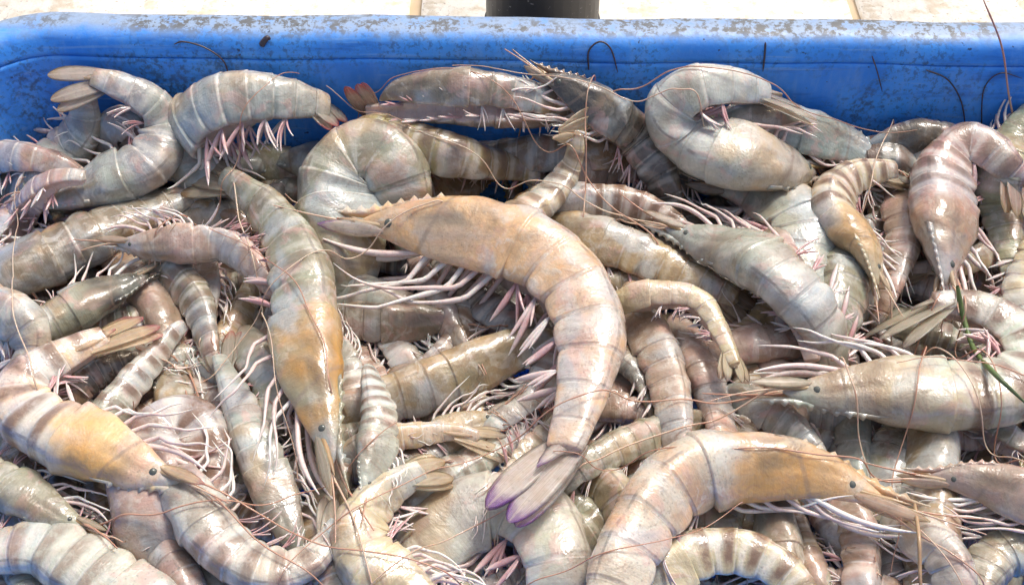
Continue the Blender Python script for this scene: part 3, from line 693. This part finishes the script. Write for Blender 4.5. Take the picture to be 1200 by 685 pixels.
# ------------------------------------------------------------------ shrimps: build
FVALS = np.array([0, .03, .09, .18, .30, .42, .54, .66, .77, .86, .93, .965, .985])
S_SAMP = np.concatenate([np.linspace(-.02, CAR, 34)[:-2], [CAR * .985, CAR * .995]] + [SEG[i] + (SEG[i + 1] - SEG[i]) * FVALS for i in range(6)] + [[1.0, 1.012]])
M_AR = 36
TH = np.linspace(-np.pi, np.pi, M_AR + 1)[:-1]
eye_v, eye_q, eye_u = None, None, None
def uvsphere(n=8, k=12):
    a = np.linspace(0.02, np.pi - .02, n); b = np.arange(k) * 2 * np.pi / k
    V = np.stack([np.sin(a)[:, None] * np.cos(b), np.sin(a)[:, None] * np.sin(b), np.cos(a)[:, None] * np.ones(k)], -1)
    return mesh_grid('', V)
ev, eq = uvsphere()
EYE_ME = build_mesh('eye', ev, eq); EYE_ME.materials.append(M_EYE)

def blade(L, wid, thick, root, dirv, lat, nrm, droop=.12, n=9, k=5, point=1.7, lobed=False):
    """a leaf-shaped blade with a raised mid rib, closed top and bottom"""
    f = np.linspace(0, 1, n) if not lobed else np.concatenate([np.linspace(0, .90, n - 3), [.955, .988, 1.0]])
    ww = wid * np.sin(np.pi * np.clip(f * .86 + .10, 0, 1)) ** (.8 if not lobed else .55); ww[0] *= .8; ww[-1] = wid * .10 if not lobed else wid * .3
    if lobed: ww = wid * np.where(f < .58, .40 + .60 * np.sin(np.clip(f / .58, 0, 1) * np.pi / 2), np.sqrt(np.maximum(1 - (np.maximum(f - .58, 0) / .42) ** 2.3, .012)))
    x = np.linspace(-1, 1, k)
    mid = root[None] + dirv[None] * (f * L)[:, None] - nrm[None] * (droop * L * f ** 2)[:, None]
    topv = mid[:, None] + lat[None, None] * (ww[:, None] * x[None])[..., None] + nrm[None, None] * (thick * (1.0 * (1 - np.abs(x)) ** 1.0)[None] * (1 - .6 * f)[:, None] + 0)[..., None]
    botv = mid[:, None] + lat[None, None] * (ww[:, None] * x[None])[..., None] - nrm[None, None] * (thick * .5 * (1 - x * x)[None] * np.ones(n)[:, None])[..., None]
    V = np.concatenate([topv, botv[:, ::-1][:, 1:-1]], 1)
    v, q = mesh_grid('', V)
    kk = V.shape[1]
    vrow = np.concatenate([(x + 1) / 2, ((x + 1) / 2)[::-1][1:-1]])
    return v, q, np.stack([np.repeat(f, kk), np.tile(vrow, n)], 1)

def norm(a): return a / (np.linalg.norm(a, axis=-1, keepdims=True) + 1e-12)

def build_shrimp(d, idx):
    rr = random.Random(idx * 7 + 3)
    P, Wm = d['P'], d['Wm']
    a, b = d['cov']
    Lv = np.linalg.norm(np.diff(P, axis=0), axis=1).sum(); L = Lv / (b - a)
    # hidden ends run on and dip into the heap
    segs = [P]
    def ext(p, t, length, curl):
        n = max(int(length / .003), 2); out = []; q = p.copy(); t = t.copy()
        for j in range(n):
            t = t + np.array([0, 0, -.17]) + curl * .03 * np.array([-t[1], t[0], 0]); t[2] = max(t[2], -1.1); t = t / np.linalg.norm(t); q = q + t * length / n; out.append(q)
        return np.array(out)
    if a > .01: segs.insert(0, ext(P[0], norm(P[0] - P[3]), a * L, d['side'])[::-1])
    if b < .99: segs.append(ext(P[-1], norm(P[-1] - P[-4]), (1 - b) * L, -d['side']))
    sp = np.concatenate(segs); sp[:, 2] = np.maximum(sp[:, 2], -.085)
    sp, _ = resample(sp, 160); sp = smooth1(sp, 3.5); sp, L = resample(sp, 200)
    tt = np.linspace(0, 1, 200)
    def cen(s):
        s = np.atleast_1d(s); c = np.stack([np.interp(s, tt, sp[:, i]) for i in range(3)], 1)
        t0, t1 = norm(sp[2] - sp[0]), norm(sp[-1] - sp[-3])
        c = np.where(s[:, None] < 0, sp[0] + t0 * (s * L)[:, None], c); c = np.where(s[:, None] > 1, sp[-1] + t1 * ((s - 1) * L)[:, None], c)
        return c
    Tall = norm(smooth1(np.gradient(sp, axis=0), 3.0))
    up = np.array([0, -.30, .954])
    Sall = norm(np.cross(up[None], Tall)); Uall = np.cross(Tall, Sall)
    ro = R(d['roll'])
    ro = (ro + R(rr.uniform(6, 16)) * np.sin(tt * rr.uniform(3, 6) + rr.uniform(0, 6)))[:, None]
    Nall = np.cos(ro) * Sall * d['side'] + np.sin(ro) * Uall
    Ball = np.cross(Tall, Nall)
    # bend radius towards the belly
    kap = -(np.gradient(Tall, axis=0) * Nall).sum(1) / (L / 199); kap = smooth1(-kap, 4.0) * -1
    def fr(s):
        s = np.clip(np.atleast_1d(s), 0, 1)
        return [norm(np.stack([np.interp(s, tt, A[:, i]) for i in range(3)], 1)) for A in (Tall, Nall, Ball)]
    ss = S_SAMP; ns = len(ss)
    c = cen(ss); T, N, B = fr(ss)
    Hh = hprof(ss) * Wm / 2
    ph = [rr.uniform(0, 6.28) for _ in range(4)]
    Hh = Hh * (1 + .025 * np.sin(ss * 23 + ph[0]) + .02 * np.sin(ss * 41 + ph[1]))
    Ww = Hh * np.interp(ss, [0, .1, .3, CAR, .6, .9, 1], [.62, .64, .72, .74, .70, .58, .56])
    # rings step over each other: each plate swells towards its hind edge
    f = np.zeros(ns); seg = np.full(ns, -1)
    for i in range(6):
        mk = (ss >= SEG[i] - 1e-9) & (ss < SEG[i + 1] - 1e-9); f[mk] = (ss[mk] - SEG[i]) / (SEG[i + 1] - SEG[i]); seg[mk] = i
    rho = np.where(seg >= 0, .98 + .034 * f ** 1.5 - .032 * np.clip((f - .962) / .025, 0, 1), 1.0)
    rho = np.where(seg < 0, 1.0 + .045 * np.clip((ss - CAR * .72) / (CAR * .28), 0, 1), rho)
    rho[ss > .999] = .80
    ct, st = np.cos(TH), np.sin(TH); at_ = np.abs(TH)
    yn = np.sign(ct) * np.abs(ct) ** .98
    xb = np.sign(st) * np.abs(st) ** .72
    # belly set back between the side plates
    und = np.clip((at_ - 2.05) / (np.pi - 2.05), 0, 1)
    yflat = -.50 - .02 * np.cos(und * 3)
    yy = np.where(at_ > 2.05, (1 - und ** .6) * yn * 1.0 + und ** .6 * yflat, yn)
    Y = np.tile(yy, (ns, 1)); X = np.tile(xb, (ns, 1))
    # rounded flaps of the side plates
    flap = np.where(seg >= 0, np.sin(np.pi * np.clip(f, 0, 1)) ** .6, .75)
    flap = np.where(seg == 5, .3, flap)
    wgt = np.exp(-((at_ - 2.1) / .33) ** 2)
    Y -= wgt[None] * (.22 * (flap - .62))[:, None]
    X *= 1 + wgt[None] * (.03 * (flap - .3))[:, None]
    # head shell: crest along the back to the beak, cheek groove
    cr = np.exp(-(at_ / .22) ** 2)[None] * np.interp(ss, [-.02, .02, .10, .26, .34], [.0, .18, .16, .06, 0])[:, None]
    Y += cr
    grv = np.exp(-((at_[None] - (1.15 + 1.2 * (ss[:, None] - .16))) / .12) ** 2) * np.interp(ss, [.05, .1, .22, .3], [0, 1, 1, 0])[:, None]
    # a keel along the last rings and the low edge of the head shell
    Y += np.exp(-(at_ / .20) ** 2)[None] * np.interp(ss, [.60, .75, .98], [0, .05, .10])[:, None]
    Y -= wgt[None] * np.interp(ss, [.08, .18, .30, CAR - .005, CAR], [-.10, .08, .16, .10, 0])[:, None]
    grv2 = np.exp(-((at_[None] - 1.75) / .10) ** 2) * np.interp(ss, [.12, .2, .34, CAR], [0, 1, 1, 0])[:, None]
    Rsc = 1 - .10 * grv - .03 * grv2
    # small dents
    dn = .012 * np.sin(ss[:, None] * 71 + ph[0]) * np.sin(TH[None] * 5 + ph[1]) + .030 * np.sin(ss[:, None] * 37 + TH[None] * 2 + ph[2]) * np.sin(TH[None] * 3 + ss[:, None] * 17 + ph[3])
    Rsc = Rsc + dn
    yoff = Y * (Hh * rho)[:, None] * Rsc; xoff = X * (Ww * rho)[:, None] * Rsc
    kk = np.interp(ss, tt, kap)
    lim = np.where(kk < -4, -.85 / np.minimum(kk, -4), 9.)                # stay this side of the bend's centre
    lim2 = np.where(kk > 4, .85 / np.maximum(kk, 4), 9.)
    yoff = np.minimum(np.maximum(yoff, -np.maximum(lim, .2 * Hh)[:, None]), np.maximum(lim2, .2 * Hh)[:, None]) if False else np.where(yoff < 0, np.maximum(yoff, -np.maximum(np.minimum(lim, lim2), .25 * Hh)[:, None]), yoff)
    V = c[:, None] + N[:, None] * yoff[..., None] + B[:, None] * xoff[..., None]
    V[0] = c[0] + (V[0] - c[0]) * .05; V[-1] = c[-1] + (V[-1] - c[-1]) * .05
    base = sp[100].copy()
    root = bpy.data.objects.new('shrimp', None); COL.objects.link(root); root.location = base; root.empty_display_size = .01
    tag(root, d['label'], 'shrimp', 'shrimps buried deep in the bin' if d['deep'] else 'raw shrimps heaped in the blue bin')
    tint, acc = PAL[d['tint']]
    jit = [1 + rr.uniform(-.07, .07) for _ in range(3)]
    tint = [tint[j] * jit[j] for j in range(3)]; acc = [acc[j] * jit[(j + 1) % 3] for j in range(3)]
    def props(o):
        o['tint'] = tint; o['accent'] = acc; o['stripe'] = float(d['stripe']); o['orange'] = float(d['orange']); o['dark'] = float(d['dark'] or (idx * 37 % 10) * .032)
        o['btint'] = [.62, .54, .49] if d['tip'] == 'pu' else [x * .5 + y_ * .5 for x, y_ in zip(tint, (.58, .46, .37))]
        o['tip'] = list(TIP[d['tip']]); o['seed'] = float(idx % 37) * .173
        return o
    v, q = mesh_grid('', V)
    uu = np.repeat(ss, M_AR).reshape(ns, M_AR); vv = np.tile(np.arange(M_AR) / M_AR, (ns, 1))
    # per-loop uv so that the seam on the belly does not smear
    iu = np.arange(M_AR)
    vl0 = iu / M_AR; vl1 = (iu + 1) / M_AR
    uvl = np.zeros((ns - 1, M_AR, 4, 2))
    uvl[..., 0, 0] = ss[:-1, None]; uvl[..., 1, 0] = ss[:-1, None]; uvl[..., 2, 0] = ss[1:, None]; uvl[..., 3, 0] = ss[1:, None]
    uvl[..., 0, 1] = vl0; uvl[..., 1, 1] = vl1; uvl[..., 2, 1] = vl1; uvl[..., 3, 1] = vl0
    if d['side'] > 0 or True: pass
    q = q[:, ::-1]; uvl = uvl[..., ::-1, :]
    props(link('body', build_mesh('body', v - base, q, None, uvl.reshape(-1, 2)), M_SHELL, root))
    def part(name, geo, m):
        v, q, u = geo
        return props(link(name, build_mesh(name, v - base, q, u), m, root))
    def drape(path, lift=.0008, reach=.014):
        path = np.array(path); t_ = top(path) + lift
        up_ = np.where((t_ > path[:, 2]) & (t_ - path[:, 2] < reach), t_, path[:, 2])
        g_ = np.linspace(0, 1, len(path)) ** .7
        path[:, 2] = path[:, 2] * (1 - g_) + up_ * g_
        return path
    # ---- tail fan
    t1, n1, b1 = T[-2], N[-2], B[-2]
    e = c[-2]
    if b > .99 or d['fan']:
        if d['fan'] is not None:
            tgt = at(np.array([d['fan'][0]], float), np.array([d['fan'][1]], float), np.array([max(e[2] + d['fandz'], -.02)]))[0]
            if tgt[1] > BY1 - .012:
                ry = _f[1] * FPX - _u[1] * (d['fan'][1] - 342.5); rz = _f[2] * FPX - _u[2] * (d['fan'][1] - 342.5)
                tgt = at(np.array([d['fan'][0]], float), np.array([d['fan'][1]], float), np.array([CAM[2] + (BY1 - .012 - CAM[1]) / ry * rz]))[0]
            dv = tgt - e; FL = min(max(np.linalg.norm(dv) * 1.1, .16 * L), .25 * L); dv = norm(dv)
        else:
            dv = norm(t1 - n1 * .15); FL = .18 * L
        bb = norm(b1 - dv * (b1 @ dv)); nn = np.cross(bb, dv)
        if nn @ n1 < 0: nn = -nn
        fa = R(d['fanroll']) * d['side']; 
        b2 = bb * math.cos(fa) + np.cross(dv, bb) * math.sin(fa); n2 = np.cross(b2, dv)
        if n2 @ up < 0: n2 = -n2
        hw = Wm * .5 * .50
        part('telson', blade(FL * .62, hw * .36, hw * .22, e - dv * .012 * 1.0 + n2 * hw * .22, norm(dv + n2 * .05), b2, n2, .06, point=2.5), M_BLADE)
        for sgn in (-1, 1):
            for j, (ang, ln, wd) in enumerate(((.13, 1.0, .66), (.36, .97, .60))):
                ang = (ang + rr.uniform(-.06, .06)) * (.8 if sgn > 0 else 1.) * d['fanw']
                dd = norm(dv * math.cos(ang) + b2 * sgn * math.sin(ang)); lt = norm(b2 * sgn * math.cos(ang) - dv * math.sin(ang))
                part('uropod', blade(FL * ln, hw * wd, hw * .07, e - dv * .008 + b2 * sgn * hw * .35 - n2 * (hw * (.05 + .22 * j)), dd, lt, n2, .10 + .05 * rr.random(), n=13, k=7, lobed=True), M_BLADE)
    # ---- head
    F = -T[2]; n0, b0 = N[4], B[4]; h0 = np.interp(.06, HP_S, HP_H) * Wm / 2
    cH = cen([.03])[0]
    if d['head'] and a < .05:
        # saw-toothed beak
        nb = 33; fx = np.linspace(0, 1, nb)
        sb = np.linspace(.24, .035, 20); db = cen(sb) + np.stack([np.interp(sb, tt, Nall[:, i_]) for i_ in range(3)], 1) * (hprof(sb) * Wm * .52)[:, None]
        bd = norm(norm(db[-1] - db[-9]) + .25 * F + n0 * .10)
        fw = np.linspace(.004, .145 * L, 14); db = np.concatenate([db, db[-1][None] + bd[None] * fw[:, None] + n0[None] * (.9 * fw ** 2 / L)[:, None]])
        spine, _ = resample(smooth1(db, 1.5), nb)
        tooth = np.where((fx > .12) & (fx < .85), .05 * Wm * (np.arange(nb) % 3 == 0), 0)
        hgt = Wm * np.interp(fx, [0, .15, .5, .62, 1], [.01, .05, .09, .11, .012])
        tw = Wm * .040 * (1 - fx) + .0003
        V4 = np.stack([spine + n0 * (hgt * .5 + tooth)[:, None], spine + b0 * tw[:, None], spine - n0 * (hgt * .7)[:, None], spine - b0 * tw[:, None]], 1)
        v, q = mesh_grid('', V4); u = np.stack([np.repeat(.02 + fx * .05, 4), np.tile([.5, .3, .2, .7], nb)], 1)
        part('rostrum', (v, q, u), M_SHELL)
        # stalked eyes
        if d['eye']:
            for sgn in (-1, 1):
                o = props(link('eye', EYE_ME, None, root)); 
                pe = cen([.066])[0] + n0 * h0 * .26 + b0 * sgn * h0 * .42
                o.location = pe - base; o.scale = (Wm * .066, Wm * .066, Wm * .066)
                stalk = np.array([cen([.075])[0] + n0 * h0 * .2, cen([.07])[0] * .5 + pe * .5 + n0 * h0 * .1, pe])
                part('eye_stalk', tube(stalk, [Wm * .05, Wm * .06, Wm * .066], 8), M_SHELL)
        # antennal scales
        for sgn in (-1, 1):
            dr = norm(F - n0 * .02 + b0 * sgn * .10)
            part('antennal_scale', blade(.165 * L, Wm * .085, Wm * .022, cen([.055])[0] - n0 * h0 * .22 + b0 * sgn * Wm * .11, dr, norm(n0 - dr * (n0 @ dr)), norm(b0 * sgn), .03, n=9), M_BLADE)
        for sgn in (-1, 1):
            e0 = cen([.05])[0] + n0 * h0 * .05 + b0 * sgn * Wm * .07
            x = np.linspace(0, 1, 9); pth = e0[None] + F[None] * (x * .115 * L)[:, None] + b0[None] * (sgn * Wm * .06 * x)[:, None] + n0[None] * (Wm * rr.uniform(-.06, .06) * x)[:, None]
            part('feeler_base', tube(pth, Wm * np.array([.040, .042, .036, .040, .034, .037, .030, .020, .006]), 7), M_STRAW)
            e0 = cen([.15])[0] - n0 * h0 * .95 + b0 * sgn * Wm * .10; x = np.linspace(0, 1, 14); wv_ = rr.uniform(.5, 1.2)
            pth = e0[None] + F[None] * (x * .24 * L)[:, None] - n0[None] * (Wm * (.16 * np.sin(x * 3.0) * wv_))[:, None] + b0[None] * (sgn * Wm * .08 * x)[:, None]
            part('mouth_limb', tube(pth, Wm * np.interp(x, [0, .3, .34, .6, .64, 1], [.040, .036, .040, .034, .036, .008]), 6), M_LEG)
        # short feelers
        for sgn in (-1, 1):
            x = np.linspace(0, 1, 14)
            for o_ in (0,):
                pth = cen([.02])[0][None] + b0[None] * (sgn * Wm * (.06 + .12 * x))[:, None] + F[None] * (.24 * L * x)[:, None] + n0[None] * (Wm * rr.uniform(-.25, .25) * x ** 2)[:, None] + up[None] * (Wm * .05 * x)[:, None]
                part('antennule', tube(drape(pth), np.interp(x, [0, .3, 1], [.0006, .0004, .0002]), 5), M_WHISK)
    if d['ant'] and a < .2 and (not d['deep'] or idx % 2):
        # long whiskers that drape over the heap
        for j in range(d['ant']):
            if rr.random() < .45: continue
            sgn = 1 if j else -1
            n_ = 110; ln = rr.uniform(1.1, 2.0) * L; ang = rr.uniform(-.6, .6); kc = rr.uniform(-1.3, 1.3)
            p_ = cH - n0 * h0 * .35 + b0 * sgn * Wm * .12; fd = np.array([F[0], F[1], 0.]); fd = norm(fd); pth = []
            for t_ in range(n_):
                aa = ang * min(t_ / 8, 1) + kc * (t_ / n_) ** 1.5 + .12 * math.sin(t_ * .21 + ph[0])
                dd = np.array([fd[0] * math.cos(aa) - fd[1] * math.sin(aa), fd[0] * math.sin(aa) + fd[1] * math.cos(aa), 0])
                p_ = p_ + dd * ln / n_; pth.append(p_.copy())
            pth = np.array(pth); tp = np.array(pth); hh = top(tp, hd) + .0008
            hh = np.maximum(smooth1(np.maximum(smooth1(hh, 6.0), hh), 1.5), hh)
            g_ = np.clip(np.linspace(0, 8, n_), 0, 1); pth[:, 2] = pth[:, 2] * (1 - g_) + np.maximum(hh, -.02) * g_
            pth = in_bin(smooth1(pth, 1.2))
            part('antenna', tube(pth, np.interp(np.linspace(0, 1, n_), [0, .1, 1], [.0005, .00030, .00016]), 5), M_WHISK)
    # ---- walking legs
    if d['legs'] and a < .3:
        lf, lb, lc = rr.uniform(.7, 1.4), rr.uniform(-.25, .45), rr.uniform(.95, 1.3); hug = 1 if rr.random() < .65 else 0
        for j in range(5):
            for sgn in (-1, 1):
                sl = .17 + .05 * j + rr.uniform(-.01, .01)
                cc = cen([sl])[0]; t_, n_, b_ = [A[0] for A in fr([sl])]; hh = np.interp(sl, HP_S, HP_H) * Wm / 2
                r0 = cc - n_ * hh * .55 + b_ * sgn * hh * .34
                fwd = lf + rr.uniform(-.45, .45) - .06 * j
                l1, l2, l3 = (rr.uniform(.85, 1.15) * lc * x * L * d['spread'] for x in (.060, .105, .090))
                d1 = norm(-n_ * (.75 if hug else 1.) - t_ * (.85 if hug else .45) * fwd + b_ * sgn * .12)
                d2 = norm(-n_ * ((.04 if hug else .40) + rr.uniform(-.06, .10)) - t_ * 1.0 * fwd + b_ * sgn * .2 + up * rr.uniform(-.15, .15))
                d3 = norm(-n_ * (lb + rr.uniform(-.2, .2)) - t_ * .9 * fwd + up * rr.uniform(-.35, .10))
                k1 = r0 + d1 * l1; k2 = k1 + d2 * l2; k3 = k2 + d3 * l3
                bw_ = up * rr.uniform(-.002, .002) + n_ * rr.uniform(-.003, .003)
                if rr.random() < .18: k3 = k2 + d3 * l3 * .25
                pth = catmull([r0, r0 + d1 * l1 * .85, k1 + d2 * l2 * .05, (k1 + k2) / 2 + bw_ * .3, k2 - d2 * l2 * .05, k2 + d3 * l3 * .06, (k2 + k3) / 2 - bw_ * .4, k3], 18)
                pth = drape(smooth1(pth, .4), .001, .010); pth[:, 2] = smooth1(pth[:, 2], 2.0)
                x = np.linspace(0, 1, 18); rad = Wm * np.interp(x, [0, .25, .34, .42, .62, .68, .93, 1], [.034, .028, .033, .023, .017, .021, .009, .002])
                part('leg', tube(pth, rad, 6), M_LEG)
    # ---- swimmerets
    if d['swim']:
        swp = rr.uniform(-.9, 1.1)
        for j in range(5):
            for sgn in (-1, 1):
                sl = SEG[j] + .05; cc = cen([sl])[0]; t_, n_, b_ = [A[0] for A in fr([sl])]; hh = np.interp(sl, HP_S, HP_H) * Wm / 2
                lm = np.interp(sl, tt, kap); off = min(hh * .62, .6 / abs(lm) if abs(lm) > 6 else 9)
                r0 = cc - n_ * off + b_ * sgn * hh * .40
                gs = []
                for m_, (l_, w_) in enumerate(((1., .040), (.85, .030), (.65, .022))):
                    sw = swp + rr.uniform(-.35, .35) + .25 * m_
                    dd = norm(-n_ * .8 + t_ * sw + b_ * sgn * .15 + up * rr.uniform(-.12, .10)); ln = l_ * Wm * rr.uniform(.42, .66) * (1 - .05 * j)
                    lt = norm(np.cross(dd, b_)); nm = np.cross(lt, dd)
                    gs.append(blade(ln, Wm * w_, Wm * .024, r0 + dd * ln * .05 * m_, dd, lt * math.cos(.9) + nm * math.sin(.9), nm * math.cos(.9) - lt * math.sin(.9), rr.uniform(-.1, .45) * (1 if swp > 0 else -1), n=9))
                part('swimmeret', join(gs), M_SWIM)

for i, d in enumerate(SHR): build_shrimp(d, i)

# ------------------------------------------------------------------ loose hairs, grass blade, straw leg
def hair(name, label, cat, pts3, r, m, group=None):
    pth = catmull(pts3, 40); base = pth[0].copy()
    x = np.linspace(0, 1, 40)
    v, q, u = tube(pth - base, np.interp(x, [0, .08, .8, 1], [r * .6, r, r * .9, r * .35]), 6)
    o = link(name, build_mesh(name, v, q, u), m); o.location = base
    return tag(o, label, cat, group)
M_DARKHAIR = limb_material('dark_whisker', (.025, .02, .03), (.05, .035, .04), (.03, .02, .03), .4)
def wallpts(pp, off=.0012):
    """points on the inner back wall (its slope and slight turn included) seen at these photograph pixels"""
    out = []
    for x, y in pp:
        lo, hi = -.02, .06
        for _ in range(40):
            mz = (lo + hi) / 2; P = at(np.array([float(x)]), np.array([float(y)]), np.array([mz]))[0]
            wy = BY1 + np.interp(mz, [-.02, 0, .02, .034, .045], [-.004, 0, .0025, .004, .0085]) + P[0] * math.tan(BROT) - off
            if P[1] > wy: lo = mz
            else: hi = mz
        out.append(P)
    return out
HG = 'loose dark whiskers stuck to the blue wall'
hair('loose_whisker', 'hooked dark whisker on the blue wall above the arched bluish shrimp', 'whisker', wallpts([(204, 52), (215, 49), (240, 56), (262, 72), (270, 97)]), .00034, M_DARKHAIR, HG)
hair('loose_whisker', 'looped dark whisker on the blue wall beside the blackish beak', 'whisker', wallpts([(690, 82), (690, 60), (703, 49), (716, 58), (724, 85)]), .00038, M_DARKHAIR, HG)
hair('loose_whisker', 'short straight dark whisker upright on the wall above the folded whitish shrimp', 'whisker', wallpts([(897, 50), (896, 66), (894, 84)]), .00042, M_DARKHAIR, HG)
hair('loose_whisker', 'thin straight whisker slanting on the wall right of the pale tail', 'whisker', wallpts([(1022, 66), (1028, 84), (1034, 108)]), .00028, M_DARKHAIR, HG)
hair('loose_whisker', 'long curved whisker on the wall above the dark grey shrimp', 'whisker', wallpts([(1085, 82), (1110, 93), (1126, 118), (1132, 152)]), .00034, M_DARKHAIR, HG)
hair('loose_whisker', 'arched whisker on the wall at the right edge', 'whisker', wallpts([(1150, 150), (1153, 105), (1172, 86), (1198, 92)]), .00028, M_DARKHAIR, HG)
hair('dirt_fleck', 'small dark fleck of dirt stuck high on the blue wall above the arched shrimp', 'dirt fleck', wallpts([(306, 54), (309, 49), (313, 45), (317, 46)]), .0013, M_DARKHAIR)
P = wallpts([(1190, 150), (1182, 110), (1168, 60)], .004)
P2 = at(np.array([1150.]), np.array([-6.]), np.array([.085]))[0]
hair('loose_whisker', 'long pinkish whisker leaning up over the rim at the right', 'whisker', P[:2] + [P[2] + np.array([0, -.002, .004]), P2], .0004, M_WHISK)
tp = np.array([(P[0][0] + .001, P[0][1] - .004, P[0][2] - .004)])
def drapepx(pp, lift):
    pts = []
    for x, y in pp:
        z = .01
        for _ in range(6):
            Pn = at(np.array([float(x)]), np.array([float(y)]), np.array([z])); z = float(top(Pn)[0]) * .6 + z * .4
        Pn[0][2] += 0; pts.append(Pn[0])
    pts = np.array(pts); zt = pts[:, 2].max() * .5 + pts[:, 2] * .5 + lift
    return [at(np.array([float(x)]), np.array([float(y)]), np.array([zt[i]]))[0] for i, (x, y) in enumerate(pp)]
M_GRASS = limb_material('grass_blade', (.10, .16, .04), (.12, .18, .05), (.06, .09, .03), .5)
hair('grass_blade', 'thin dark green grass blade lying across the pale shrimp at the right edge', 'grass blade', drapepx([(1122, 335), (1128, 368), (1142, 410), (1168, 440), (1204, 474)], .004), .0010, M_GRASS)
M_STICK = limb_material('straw_stick', (.42, .29, .15), (.38, .25, .13), (.14, .08, .05), .4)
hair('straw_stalk', 'straw coloured stalk standing upright right of the big orange shrimp head', 'stalk', drapepx([(1072, 590), (1077, 630), (1078, 668), (1080, 700)], .006), .0007, M_STICK)
